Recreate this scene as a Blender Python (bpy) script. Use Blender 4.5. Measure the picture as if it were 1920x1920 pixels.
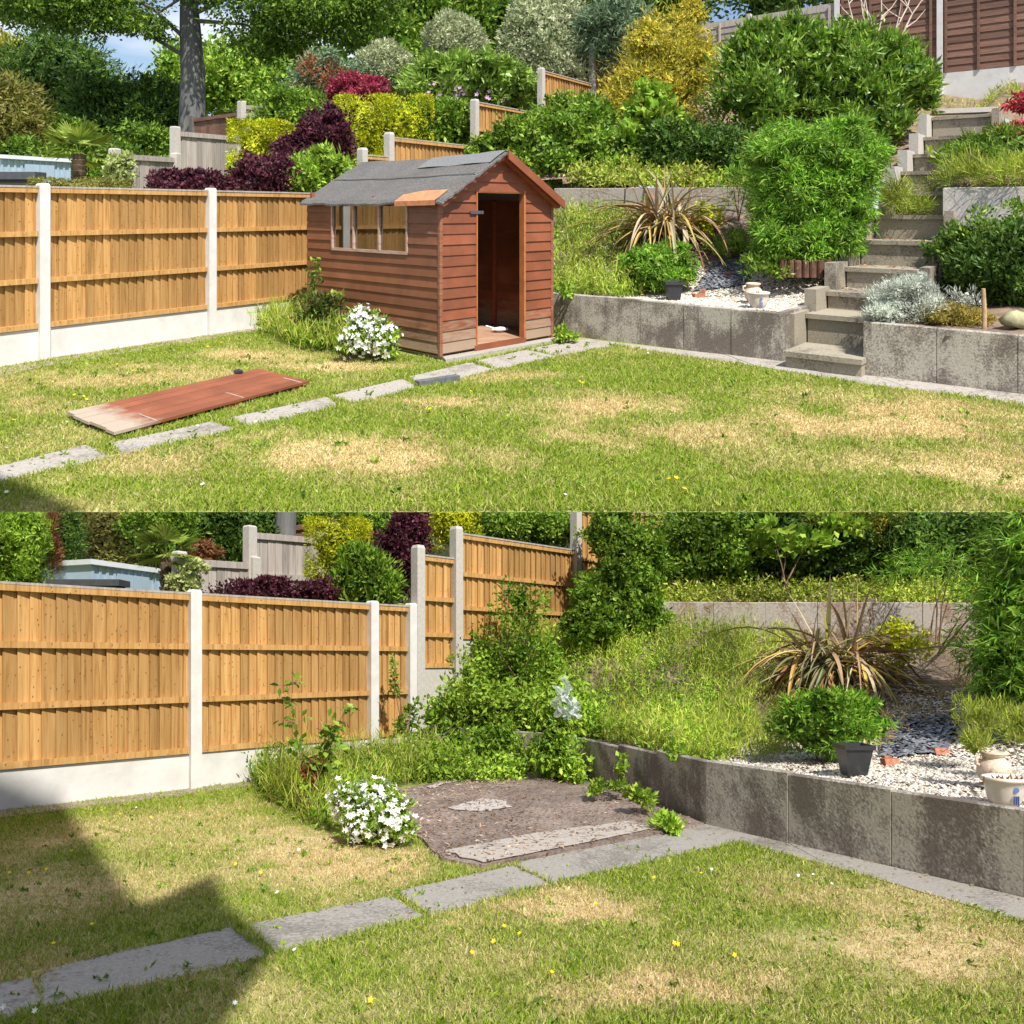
import bpy, math, random
import numpy as np
from mathutils import Vector
random.seed(7)
RNG = np.random.default_rng(11)
scene = bpy.context.scene
for o in list(bpy.data.objects): bpy.data.objects.remove(o)
C = scene.collection
R = math.radians
# ------------------------------------------------------------------ camera, sky, sun, exposure
F = 1460.0
cam_d = bpy.data.cameras.new('camera'); cam = bpy.data.objects.new('camera', cam_d); C.objects.link(cam)
cam.location = (0, 0, 0); cam.rotation_euler = (R(90), 0, 0)
cam_d.sensor_width = 36; cam_d.lens = F/1920*36; cam_d.shift_y = -(960-396)/1920
cam_d.clip_start = 0.05; cam_d.clip_end = 2000
scene.camera = cam
SUN_EL, SUN_AZ = 57.0, 27.0          # degrees; azimuth is measured from straight behind the viewer to the right
tosun = Vector((math.cos(R(SUN_EL))*math.sin(R(SUN_AZ)), -math.cos(R(SUN_EL))*math.cos(R(SUN_AZ)), math.sin(R(SUN_EL))))
w = bpy.data.worlds.new('World'); scene.world = w; w.use_nodes = True
wn = w.node_tree.nodes; wl = w.node_tree.links
bg = wn['Background']; bg.inputs[1].default_value = 0.10
sky = wn.new('ShaderNodeTexSky'); sky.sky_type = 'NISHITA'; sky.sun_disc = False
sky.sun_elevation = R(SUN_EL); sky.sun_rotation = R(180-SUN_AZ); sky.air_density = 1.0; sky.dust_density = 1.0
tc = wn.new('ShaderNodeTexCoord'); mp = wn.new('ShaderNodeMapping'); mp.inputs['Scale'].default_value = (1.6, 1.6, 5)
ns = wn.new('ShaderNodeTexNoise'); ns.inputs['Scale'].default_value = 2.2; ns.inputs['Detail'].default_value = 7
cr = wn.new('ShaderNodeValToRGB'); cr.color_ramp.elements[0].position = .42; cr.color_ramp.elements[1].position = .62
mx = wn.new('ShaderNodeMixRGB'); mx.inputs[2].default_value = (6.6, 7.0, 7.9, 1)
wl.new(tc.outputs['Generated'], mp.inputs[0]); wl.new(mp.outputs[0], ns.inputs[0]); wl.new(ns.outputs[0], cr.inputs[0])
wl.new(cr.outputs[0], mx.inputs[0]); wl.new(sky.outputs[0], mx.inputs[1]); wl.new(mx.outputs[0], bg.inputs[0])
sd = bpy.data.lights.new('sun', 'SUN'); sd.energy = 5.0; sd.angle = R(0.55); sd.color = (1, .95, .87)
so = bpy.data.objects.new('sun', sd); C.objects.link(so); so.rotation_euler = tosun.to_track_quat('Z', 'Y').to_euler()
vs = scene.view_settings; vs.view_transform = 'Standard'; vs.look = 'None'; vs.gamma = 1; vs.exposure = 0.60
scene.render.resolution_x = 1024; scene.render.resolution_y = 1024

# ------------------------------------------------------------------ the two gardens and their coordinates
class Garden:      # x right, y away, z up from the lawn (metres); the lower garden lies on a slope falling away
    def __init__(s, tag, S, eye, hor, k, top): s.tag, s.S, s.eye, s.hor, s.k, s.top = tag, S, eye, hor, k, top
    def map(s, v):
        v = np.asarray(v, float).reshape(-1, 3); o = np.empty_like(v)
        z = v[:, 2]
        if s.top is not None: z = np.minimum(z, s.eye + s.top*v[:, 1])
        o[:, 0] = s.S*v[:, 0]; o[:, 1] = s.S*v[:, 1]; o[:, 2] = s.S*(z - s.eye - s.k*v[:, 1]); return o
    def gr(s, px, row, z=0.0):
        y = (s.eye-z)*F/(row-s.hor); return ((px-960)/F*y, y)
    def pt(s, px, row, y): return ((px-960)/F*y, y, s.eye-(row-s.hor)*y/F)
A = Garden('upper', 3.4, 1.53, 396.0, 0.0, None)
B = Garden('lower', 1.0, 1.19, 1235.0, (1235-396)/F, (1235-960)/F)
YN = 1.53*F/(960-396)       # near edge of the upper terrace

# ------------------------------------------------------------------ object helpers
def tag(o, label=None, cat=None, group=None, kind=None):
    if label: o['label'] = label
    if cat: o['category'] = cat
    if group: o['group'] = group
    if kind: o['kind'] = kind
    return o
def link_mesh(name, V, FI, nper, mats, base, parent, smooth=False, attrs=None):
    """V world coordinates (n,3); FI flat index array; nper loops per face (array or int)"""
    me = bpy.data.meshes.new(name)
    V = np.asarray(V, np.float32) - np.asarray(base, np.float32)
    FI = np.asarray(FI, np.int32).ravel()
    me.vertices.add(len(V)); me.vertices.foreach_set('co', V.ravel())
    if isinstance(nper, int): tot = np.full(len(FI)//nper, nper, np.int32)
    else: tot = np.asarray(nper, np.int32)
    st = np.concatenate([[0], np.cumsum(tot)[:-1]]).astype(np.int32)
    me.loops.add(len(FI)); me.loops.foreach_set('vertex_index', FI)
    me.polygons.add(len(tot)); me.polygons.foreach_set('loop_start', st); me.polygons.foreach_set('loop_total', tot)
    me.polygons.foreach_set('use_smooth', np.full(len(tot), bool(smooth)))
    me.update(calc_edges=True); me.validate()
    if attrs:
        for k, a in attrs.items():
            at = me.attributes.new(k, 'FLOAT', 'POINT'); at.data.foreach_set('value', np.asarray(a, np.float32))
    me.materials.append(mats)
    o = bpy.data.objects.new(name, me); C.objects.link(o)
    if parent is not None: o.parent = parent
    else: o.location = Vector(base)
    return o
class MB:
    def __init__(s): s.v = []; s.f = []; s.a = []
    def add(s, vs, fs, a=0.0):
        b = len(s.v); s.v += [tuple(q) for q in vs]; s.a += [a]*len(vs); s.f += [tuple(i+b for i in f) for f in fs]
    def box(s, x0, x1, y0, y1, z0, z1, a=0.0): s.fbox((0, 0), (1, 0), (0, 1), x0, x1, y0, y1, z0, z1, a)
    def fbox(s, O, u, n, a0, a1, b0, b1, z0, z1, a=0.0, zz=None):
        vs = []
        for k in (0, 1):
            for (p, q) in ((a0, b0), (a1, b0), (a1, b1), (a0, b1)):
                vs.append((O[0]+u[0]*p+n[0]*q, O[1]+u[1]*p+n[1]*q, (z0, z1)[k]))
        s.add(vs, [(0, 3, 2, 1), (4, 5, 6, 7), (0, 1, 5, 4), (1, 2, 6, 5), (2, 3, 7, 6), (3, 0, 4, 7)], a)
    def hexa(s, p, a=0.0): s.add(p, [(0, 3, 2, 1), (4, 5, 6, 7), (0, 1, 5, 4), (1, 2, 6, 5), (2, 3, 7, 6), (3, 0, 4, 7)], a)
    def prism(s, pts, z0, z1, a=0.0):
        n = len(pts)
        vs = [(p[0], p[1], z0 if len(p) < 3 else z0+p[2]) for p in pts]+[(p[0], p[1], z1 if len(p) < 3 else z1+p[2]) for p in pts]
        s.add(vs, [tuple(range(n))[::-1], tuple(range(n, 2*n))]+[(i, (i+1) % n, (i+1) % n+n, i+n) for i in range(n)], a)
    def tube(s, path, rad, n=8, a=0.0):
        pts = [Vector(p) for p in path]; m = len(pts); rad = rad if hasattr(rad, '__len__') else [rad]*m; vs = []
        for i, p in enumerate(pts):
            d = (pts[min(i+1, m-1)]-pts[max(i-1, 0)]).normalized()
            e = d.cross(Vector((0, 1, 0.01))); e = e.normalized() if e.length > .05 else d.cross(Vector((1, 0, 0))).normalized()
            g = d.cross(e)
            for k in range(n):
                t = 2*math.pi*k/n; vs.append(p+e*math.cos(t)*rad[i]+g*math.sin(t)*rad[i])
        fs = [(i*n+k, i*n+(k+1) % n, (i+1)*n+(k+1) % n, (i+1)*n+k) for i in range(m-1) for k in range(n)]
        fs += [tuple(range(n))[::-1], tuple((m-1)*n+k for k in range(n))]
        s.add(vs, fs, a)
    def lathe(s, c, prof, n=20, a=0.0):
        vs = [(c[0]+r*math.cos(2*math.pi*k/n), c[1]+r*math.sin(2*math.pi*k/n), c[2]+z) for r, z in prof for k in range(n)]
        m = len(prof)
        s.add(vs, [(i*n+k, i*n+(k+1) % n, (i+1)*n+(k+1) % n, (i+1)*n+k) for i in range(m-1) for k in range(n)]+[tuple(range(n))[::-1], tuple((m-1)*n+k for k in range(n))], a)
    def rock(s, c, r, seed=0, sq=(1, 1, 1), a=0.0):
        rr = random.Random(seed); vs = []; fs = []
        nu, nv = 9, 6
        for j in range(nv+1):
            for i in range(nu):
                th = math.pi*j/nv; ph = 2*math.pi*i/nu; q = r*(1+rr.uniform(-.16, .16))
                vs.append((c[0]+q*sq[0]*math.sin(th)*math.cos(ph), c[1]+q*sq[1]*math.sin(th)*math.sin(ph), c[2]+q*sq[2]*math.cos(th)))
        for j in range(nv):
            for i in range(nu): fs.append((j*nu+i, (j+1)*nu+i, (j+1)*nu+(i+1) % nu, j*nu+(i+1) % nu))
        s.add(vs, fs, a)
    def build(s, G, name, mat, parent=None, base=None, smooth=False, tilt=False):
        """tilt: rigid object standing square to the sloping ground instead of following it point by point"""
        v = np.array(s.v, float)
        if base is None:
            base = parent['_b'] if parent is not None and '_b' in parent else (v[:, 0].mean(), v[:, 1].mean(), v[:, 2].min())
        bw = G.map([base])[0]
        if tilt:
            d = v-np.array(base); th = -math.atan(G.k); c_, s_ = math.cos(th), math.sin(th)
            W = np.stack([d[:, 0], d[:, 1]*c_-d[:, 2]*s_, d[:, 1]*s_+d[:, 2]*c_], 1)*G.S+bw
        else: W = G.map(v)
        o = link_mesh(name, W, [i for f in s.f for i in f], [len(f) for f in s.f], mat, bw, parent, smooth, {'tone': s.a})
        return o
def thing(G, name, label, cat, base, group=None):
    o = bpy.data.objects.new(name, None); C.objects.link(o); o.location = Vector(G.map([base])[0]); o['_b'] = [float(q) for q in base]
    o.empty_display_size = .1
    return tag(o, label, cat, group)

# ------------------------------------------------------------------ noise for shapes and for patches of dry grass
def vnoise(x, y, seed=0):
    xi = np.floor(x).astype(np.int64); yi = np.floor(y).astype(np.int64); fx = x-xi; fy = y-yi
    def h(a, b):
        n = (a*374761393+b*668265263+seed*982451653) & 0x7fffffff; n = ((n ^ (n >> 13))*1274126177) & 0x7fffffff
        return ((n ^ (n >> 16)) & 0xffff)/65535.0
    u = fx*fx*(3-2*fx); v = fy*fy*(3-2*fy)
    return (h(xi, yi)*(1-u)+h(xi+1, yi)*u)*(1-v)+(h(xi, yi+1)*(1-u)+h(xi+1, yi+1)*u)*v
def fbm(x, y, seed=0, o=4):
    t = 0; a = .5; f = 1.0
    for i in range(o): t = t+a*vnoise(x*f, y*f, seed+i*17); a *= .5; f *= 2.1
    return t/(1-.5**o)

# ------------------------------------------------------------------ materials
MC = {}
def nodes(name):
    m = bpy.data.materials.new(name); m.use_nodes = True; nt = m.node_tree; return m, nt.nodes, nt.links, nt.nodes['Principled BSDF']
def ramp(n, cols, interp='LINEAR'):
    r = n.new('ShaderNodeValToRGB'); e = r.color_ramp.elements; r.color_ramp.interpolation = interp
    while len(e) < len(cols): e.new(.5)
    for i, (p, c) in enumerate(cols): e[i].position = p; e[i].color = (*c, 1)
    return r
def coords(n, l, G, sc=(1, 1, 1), loc=(0, 0, 0)):
    t = n.new('ShaderNodeTexCoord'); m = n.new('ShaderNodeMapping'); m.inputs['Scale'].default_value = tuple(q/G.S for q in sc); m.inputs['Location'].default_value = loc
    l.new(t.outputs['Object'], m.inputs[0]); return m
def noise(n, l, src, scale, detail=4, rough=.6, dist=0):
    t = n.new('ShaderNodeTexNoise'); t.inputs['Scale'].default_value = scale; t.inputs['Detail'].default_value = detail; t.inputs['Roughness'].default_value = rough
    t.inputs['Distortion'].default_value = dist; l.new(src.outputs[0], t.inputs['Vector']); return t
def mix(n, l, fac, a, b, mode='MIX'):
    m = n.new('ShaderNodeMixRGB'); m.blend_type = mode
    for i, q in ((0, fac), (1, a), (2, b)):
        if hasattr(q, 'outputs'): l.new(q.outputs[0], m.inputs[i])
        elif hasattr(q, 'node'): l.new(q, m.inputs[i])
        elif isinstance(q, (int, float)): m.inputs[i].default_value = q
        else: m.inputs[i].default_value = (*q, 1)
    return m
def bump(n, l, b, h, st, dist):
    t = n.new('ShaderNodeBump'); t.inputs['Strength'].default_value = st; t.inputs['Distance'].default_value = dist
    l.new(h.outputs[0], t.inputs['Height']); l.new(t.outputs[0], b.inputs['Normal'])
def leaf(name, cols, G=None, rough=.5, trans=.3, spec=.3, var=.5):
    key = (name,)
    if key in MC: return MC[key]
    m, n, l, b = nodes(name); g = n.new('ShaderNodeNewGeometry')
    k = len(cols); r = ramp(n, [(i/max(1, k-1), c) for i, c in enumerate(cols)]); l.new(g.outputs['Random Per Island'], r.inputs[0])
    t = n.new('ShaderNodeTexCoord'); nz = n.new('ShaderNodeTexNoise'); nz.inputs['Scale'].default_value = 1.1; nz.inputs['Detail'].default_value = 3; l.new(t.outputs['Object'], nz.inputs['Vector'])
    h = n.new('ShaderNodeHueSaturation'); mr = n.new('ShaderNodeMapRange'); mr.inputs['From Min'].default_value = .3; mr.inputs['From Max'].default_value = .7
    mr.inputs['To Min'].default_value = 1-var; mr.inputs['To Max'].default_value = 1+var; l.new(nz.outputs[0], mr.inputs[0]); l.new(mr.outputs[0], h.inputs['Value']); l.new(r.outputs[0], h.inputs['Color'])
    l.new(h.outputs[0], b.inputs['Base Color']); b.inputs['Roughness'].default_value = rough; b.inputs['Specular IOR Level'].default_value = spec
    tr = n.new('ShaderNodeBsdfTranslucent'); l.new(h.outputs[0], tr.inputs[0]); ms = n.new('ShaderNodeMixShader'); ms.inputs[0].default_value = trans
    l.new(b.outputs[0], ms.inputs[1]); l.new(tr.outputs[0], ms.inputs[2]); l.new(ms.outputs[0], n['Material Output'].inputs[0])
    MC[key] = m; return m
def plain(name, col, rough=.6, G=A, var=.25, sc=12, metal=0, bmp=.2):
    key = (name, G.tag)
    if key in MC: return MC[key]
    m, n, l, b = nodes(name); c = coords(n, l, G); z = noise(n, l, c, sc, 5)
    r = ramp(n, [(.3, tuple(q*(1-var) for q in col)), (.7, tuple(min(1, q*(1+var)) for q in col))]); l.new(z.outputs[0], r.inputs[0]); l.new(r.outputs[0], b.inputs['Base Color'])
    b.inputs['Roughness'].default_value = rough; b.inputs['Metallic'].default_value = metal; bump(n, l, b, z, bmp, .01*G.S); MC[key] = m; return m
def wood(G, name, c0, c1, cd, knots=True, rough=.7, horiz=False):
    key = (name, G.tag)
    if key in MC: return MC[key]
    m, n, l, b = nodes(name); g = n.new('ShaderNodeNewGeometry')
    off = n.new('ShaderNodeVectorMath'); off.operation = 'ADD'; cc = coords(n, l, G)
    sc3 = n.new('ShaderNodeCombineXYZ')
    mu = n.new('ShaderNodeMath'); mu.operation = 'MULTIPLY'; mu.inputs[1].default_value = 7.0; l.new(g.outputs['Random Per Island'], mu.inputs[0]); l.new(mu.outputs[0], sc3.inputs[2]); l.new(mu.outputs[0], sc3.inputs[0])
    l.new(cc.outputs[0], off.inputs[0]); l.new(sc3.outputs[0], off.inputs[1])
    mp2 = n.new('ShaderNodeMapping'); mp2.inputs['Scale'].default_value = (34, 34, 1.6) if not horiz else (3, 3, 60); l.new(off.outputs[0], mp2.inputs[0])
    gr = noise(n, l, mp2, 1.0, 6, .65, .6)
    r = ramp(n, [(.25, cd), (.45, c0), (.7, c1)]); l.new(gr.outputs[0], r.inputs[0])
    hs = n.new('ShaderNodeHueSaturation'); mr = n.new('ShaderNodeMapRange'); mr.inputs['To Min'].default_value = .72; mr.inputs['To Max'].default_value = 1.22; l.new(g.outputs['Random Per Island'], mr.inputs[0]); l.new(mr.outputs[0], hs.inputs['Value']); l.new(r.outputs[0], hs.inputs['Color'])
    last = hs
    if knots:
        vo = n.new('ShaderNodeTexVoronoi'); mp3 = n.new('ShaderNodeMapping'); mp3.inputs['Scale'].default_value = (8, 8, 4.5); l.new(off.outputs[0], mp3.inputs[0]); l.new(mp3.outputs[0], vo.inputs['Vector'])
        kr = ramp(n, [(.12, (1, 1, 1)), (.20, (.3, .3, .3)), (.28, (0, 0, 0))]); l.new(vo.outputs['Distance'], kr.inputs[0])
        sx = n.new('ShaderNodeSeparateColor'); l.new(vo.outputs['Color'], sx.inputs[0]); gt = n.new('ShaderNodeMath'); gt.operation = 'GREATER_THAN'; gt.inputs[1].default_value = .72; l.new(sx.outputs[0], gt.inputs[0]); ml = n.new('ShaderNodeMath'); ml.operation = 'MULTIPLY'; l.new(kr.outputs[0], ml.inputs[0]); l.new(gt.outputs[0], ml.inputs[1])
        last = mix(n, l, ml.outputs[0], hs.outputs[0], tuple(q*.55 for q in cd))
    l.new(last.outputs[0], b.inputs['Base Color']); b.inputs['Roughness'].default_value = rough; b.inputs['Specular IOR Level'].default_value = .2
    bump(n, l, b, gr, .35, .006*G.S); MC[key] = m; return m
def concrete(G, name, light, dark, stain=.5, sc=1.6, fine=45, streak=0):
    key = (name, G.tag)
    if key in MC: return MC[key]
    m, n, l, b = nodes(name); c = coords(n, l, G); big = noise(n, l, c, sc, 5, .6, .4); fi = noise(n, l, c, fine, 3, .7); md = noise(n, l, c, sc*7, 4, .7)
    ad = n.new('ShaderNodeMath'); ad.operation = 'MULTIPLY_ADD'; l.new(fi.outputs[0], ad.inputs[0]); ad.inputs[1].default_value = .50; l.new(big.outputs[0], ad.inputs[2])
    ad2 = n.new('ShaderNodeMath'); ad2.operation = 'MULTIPLY_ADD'; l.new(md.outputs[0], ad2.inputs[0]); ad2.inputs[1].default_value = .25; l.new(ad.outputs[0], ad2.inputs[2])
    if streak:
        c3 = coords(n, l, G, (9, 9, .7)); sk = noise(n, l, c3, 1, 3, .6); ad3 = n.new('ShaderNodeMath'); ad3.operation = 'MULTIPLY_ADD'; l.new(sk.outputs[0], ad3.inputs[0]); ad3.inputs[1].default_value = streak; l.new(ad2.outputs[0], ad3.inputs[2])
        ad4 = n.new('ShaderNodeMath'); ad4.operation = 'SUBTRACT'; l.new(ad3.outputs[0], ad4.inputs[0]); ad4.inputs[1].default_value = streak*.5; ad2 = ad4
    r = ramp(n, [(stain+.25, dark), (stain+.37, tuple((p+q)/2 for p, q in zip(light, dark))), (stain+.44, light)]); l.new(ad2.outputs[0], r.inputs[0])
    sp = mix(n, l, .5, r.outputs[0], fi.outputs[0], 'OVERLAY')
    l.new(sp.outputs[0], b.inputs['Base Color']); b.inputs['Roughness'].default_value = .9; bump(n, l, b, fi, .4, .008*G.S); MC[key] = m; return m
def grassmat(name, blades=True):
    m, n, l, b = nodes(name); g = n.new('ShaderNodeNewGeometry'); at = n.new('ShaderNodeAttribute'); at.attribute_name = 'tone'
    if blades:
        gr = ramp(n, [(0, (.14, .25, .012)), (.5, (.27, .40, .025)), (1, (.44, .52, .07))]); dr = ramp(n, [(0, (.48, .36, .16)), (.6, (.72, .57, .32)), (1, (.85, .71, .45))])
        l.new(g.outputs['Random Per Island'], gr.inputs[0]); l.new(g.outputs['Random Per Island'], dr.inputs[0])
        mm = mix(n, l, at.outputs['Fac'], gr.outputs[0], dr.outputs[0])
        l.new(mm.outputs[0], b.inputs['Base Color']); b.inputs['Roughness'].default_value = .6; b.inputs['Specular IOR Level'].default_value = .25
        tr = n.new('ShaderNodeBsdfTranslucent'); l.new(mm.outputs[0], tr.inputs[0]); ms = n.new('ShaderNodeMixShader'); ms.inputs[0].default_value = .35
        l.new(b.outputs[0], ms.inputs[1]); l.new(tr.outputs[0], ms.inputs[2]); l.new(ms.outputs[0], n['Material Output'].inputs[0])
    else:
        t = n.new('ShaderNodeTexCoord'); z = n.new('ShaderNodeTexNoise'); z.inputs['Scale'].default_value = 25; z.inputs['Detail'].default_value = 6; l.new(t.outputs['Object'], z.inputs['Vector'])
        gr = ramp(n, [(.3, (.15, .18, .03)), (.7, (.27, .32, .07))]); dr = ramp(n, [(.3, (.46, .34, .17)), (.7, (.68, .54, .31))]); l.new(z.outputs[0], gr.inputs[0]); l.new(z.outputs[0], dr.inputs[0])
        mm = mix(n, l, at.outputs['Fac'], gr.outputs[0], dr.outputs[0]); l.new(mm.outputs[0], b.inputs['Base Color']); b.inputs['Roughness'].default_value = .95
    return m
M_BLADE = grassmat('grass_blades'); M_TURF = grassmat('turf', False)
def FW(G): return wood(G, 'fence_wood', (.45, .25, .085), (.58, .36, .15), (.25, .115, .035))
def GW(G): return wood(G, 'grey_wood', (.34, .30, .27), (.46, .42, .38), (.2, .17, .15), False)
def BW(G): return wood(G, 'brown_wood', (.165, .088, .062), (.24, .145, .11), (.085, .048, .036), False, horiz=True)
def PC(G): return plain('pale_concrete', (.46, .43, .39), .9, G, .12, 30)
def WP(G): return plain('white_paint', (.62, .61, .59), .75, G, .10, 5, bmp=.5)
def SOIL(G): return plain('soil', (.16, .115, .085), .95, G, .5, 14, bmp=.8)
def SLABM(G): return concrete(G, 'paving_concrete', (.34, .315, .28), (.20, .18, .155), .42, 2.2, 60)
def WALLM(G): return concrete(G, 'stained_concrete', (.39, .36, .305), (.15, .125, .105), .53, 2.1, 60, .35)
def STEPM(G): return concrete(G, 'step_concrete', (.30, .265, .205), (.13, .112, .09), .42, 1.6, 50)
L_MID = leaf('mid_green_leaf', [(.07, .16, .014), (.16, .29, .025), (.31, .42, .05)])
L_DARK = leaf('dark_green_leaf', [(.035, .085, .016), (.075, .16, .022), (.18, .28, .04)])
L_TREE = leaf('tree_leaf', [(.05, .11, .012), (.11, .21, .02), (.25, .37, .04)])
L_BRIGHT = leaf('bright_green_leaf', [(.14, .27, .02), (.25, .41, .04), (.40, .52, .07)])
L_LIME = leaf('lime_weed_leaf', [(.18, .28, .02), (.31, .43, .04), (.46, .52, .07), (.50, .46, .16)])
L_GOLD = leaf('golden_conifer_leaf', [(.22, .27, .03), (.42, .39, .035), (.60, .50, .06), (.52, .40, .05)])
L_YELL = leaf('yellow_hedge_leaf', [(.26, .33, .01), (.46, .50, .015), (.62, .60, .03)])
L_PURP = leaf('purple_leaf', [(.045, .012, .022), (.09, .022, .04), (.16, .05, .06)])
L_VAR = leaf('variegated_leaf', [(.13, .19, .07), (.30, .35, .17), (.55, .56, .36), (.40, .44, .24)])
L_GREYG = leaf('grey_green_leaf', [(.09, .16, .08), (.17, .26, .14), (.28, .37, .22)])
L_BAM = leaf('bamboo_leaf', [(.07, .19, .012), (.13, .31, .02), (.23, .42, .035), (.34, .46, .08)])
L_LAUR = leaf('laurel_leaf', [(.05, .13, .012), (.12, .26, .02), (.27, .40, .05), (.20, .30, .03)], rough=.38, spec=.5)
L_RHOD = leaf('rhododendron_leaf', [(.13, .24, .03), (.22, .36, .05), (.34, .46, .09)], rough=.35)
L_OLIVE = leaf('olive_conifer_leaf', [(.12, .14, .02), (.20, .20, .04), (.28, .24, .06)])
L_RUST = leaf('rust_leaf', [(.20, .06, .03), (.34, .12, .06), (.18, .16, .05)])
L_PINK = leaf('crimson_leaf', [(.28, .03, .06), (.45, .06, .12), (.22, .05, .05)])
L_RED = leaf('maple_leaf', [(.30, .02, .035), (.45, .05, .06)])
L_SILV = leaf('silver_leaf', [(.34, .39, .31), (.50, .54, .46), (.64, .67, .60)], trans=.15)
L_PALM = leaf('palm_leaf', [(.14, .22, .03), (.26, .36, .05), (.40, .45, .09)])
L_STRAP = leaf('strap_leaf', [(.13, .15, .05), (.30, .27, .07), (.55, .38, .09), (.22, .09, .04), (.50, .41, .26), (.14, .14, .06), (.27, .14, .065)], trans=.1, var=.15)
L_WHITE = leaf('white_petal', [(.82, .83, .78), (.9, .9, .86)], trans=.25, var=.05)
L_YPET = leaf('yellow_petal', [(.85, .62, .01), (.9, .7, .02)], var=.05)
L_LILAC = leaf('lilac_petal', [(.50, .34, .48), (.62, .40, .58)], var=.1)
L_BROWNN = leaf('dead_needle', [(.20, .08, .03), (.30, .13, .05), (.14, .06, .03)])
L_IVY = leaf('ivy_leaf', [(.25, .33, .08), (.42, .48, .17), (.55, .58, .28)])
def BARK(G):
    if ('bark', G.tag) in MC: return MC[('bark', G.tag)]
    m, n, l, b = nodes('grey_bark'); c = coords(n, l, G, (9, 9, .8)); z = noise(n, l, c, 1, 5); c2 = coords(n, l, G); z2 = noise(n, l, c2, 30, 3); r = ramp(n, [(.3, (.10, .10, .10)), (.7, (.17, .17, .165))]); l.new(z.outputs[0], r.inputs[0]); l.new(r.outputs[0], b.inputs['Base Color']); b.inputs['Roughness'].default_value = .9; bump(n, l, b, z2, .3, .01*G.S); MC[('bark', G.tag)] = m; return m
def TWIG(G): return plain('twig', (.20, .13, .08), .9, G, .3, 20)

# ------------------------------------------------------------------ foliage
def norm(v): return v/np.maximum(1e-6, np.linalg.norm(v, axis=1, keepdims=True))
def quads(P, T, Nn, L, W):
    """leaf quads: base P, direction T, side from Nn"""
    S_ = norm(np.cross(T, Nn)); n = len(P); L = np.broadcast_to(L, (n,))[:, None]; W = np.broadcast_to(W, (n,))[:, None]
    up = norm(np.cross(S_, T))
    V = np.stack([P, P+T*L*.45+S_*W*.5+up*W*.12, P+T*L, P+T*L*.45-S_*W*.5+up*W*.12], 1)
    return V.reshape(-1, 3)
def cloud(blobs, n, L, W, mode='clump', clump=.16, up=.2, out=.7, shell=.8, nc=None, inner=0):
    """positions and leaf quads through the outer volume of a set of ellipsoids"""
    wts = np.array([b[3]*b[5]+b[3]*b[4]+b[4]*b[5] for b in blobs]); wts = wts/wts.sum(); Vs = []
    for b, q in zip(blobs, wts):
        m = max(8, int(n*q)); c = np.array(b[:3]); r = np.array(b[3:6])
        def lump(d): return 1+.16*np.sin(d[:, 0]*5.1+c[0]*9)*np.cos(d[:, 2]*6.3+c[1]*5)+.09*np.sin(d[:, 1]*11+d[:, 0]*9+c[2]*7)
        if mode == 'clump':
            k = nc or max(10, int(m/34)); d = norm(RNG.normal(size=(k, 3))); rad = (shell+(1.02-shell)*RNG.random((k, 1)))*lump(d)[:, None]
            cen = d*rad; i = RNG.integers(0, k, m); off = RNG.normal(size=(m, 3))*clump
            p = cen[i]+off*np.array([1, 1, .75]); dd = norm(norm(off+1e-4)*.8+d[i]*.6)
        else:
            d = norm(RNG.normal(size=(m, 3))); rad = shell+(1.0-shell)*RNG.random((m, 1))**.5
            if mode == 'box':
                e = .45; dd_ = np.sign(d)*np.abs(d)**e; d2 = dd_/np.max(np.abs(dd_)**3, axis=1, keepdims=True)**(1/3.); p = d2*rad*(.93+.07*lump(d)[:, None])
            else: p = d*rad*(.45+.55*lump(d)[:, None])
            dd = d
        P = c+p*r
        T = norm(dd*out+RNG.normal(size=(m, 3))*.55+np.array([0, 0, up])); N_ = norm(RNG.normal(size=(m, 3))+dd*1.2)
        Vs.append(quads(P, T, N_, L*RNG.uniform(.45, 1.45, m), W*RNG.uniform(.55, 1.3, m)))
        if inner:
            s_ = max(L*.9, W*2.2, min(r)*.16); area = (r[0]*r[1]+r[0]*r[2]+r[1]*r[2])*4; m2 = int(min(6000, 5.5*area*inner**2/(s_*s_*.45))); d = norm(RNG.normal(size=(m2, 3)))
            P2 = c+d*r*(inner*RNG.uniform(.62, 1.0, (m2, 1)))*lump(d)[:, None]; T2 = norm(RNG.normal(size=(m2, 3))); N2 = norm(d+RNG.normal(size=(m2, 3))*.4); P2 = P2-T2*s_*.5
            Vs.append(quads(P2, norm(np.cross(T2, N2)), N2, s_, s_*.7))
    return np.concatenate(Vs)
def core(blobs, s=.72):
    mb = MB()
    for i, b in enumerate(blobs):
        mb.rock(b[:3], 1.0, i+3, (b[3]*s, b[4]*s, b[5]*s))
    return mb
def leafobj(G, name, V, mat, base, parent=None, extra=None):
    V = V.reshape(-1, 4, 3)
    if G.top is not None: V = V[V[:, 0, 2] < G.eye+G.top*V[:, 0, 1]+.01]
    V = V.reshape(-1, 3); n = len(V)//4; FI = np.arange(n*4); tot = np.full(n, 4)
    if extra is not None and extra.v:
        FI = np.concatenate([FI, np.array([i for f in extra.f for i in f])+n*4]); tot = np.concatenate([tot, [len(f) for f in extra.f]]); V = np.concatenate([V, np.array(extra.v)])
    return link_mesh(name, G.map(V), FI, tot, mat, G.map([base])[0], parent)
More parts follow.
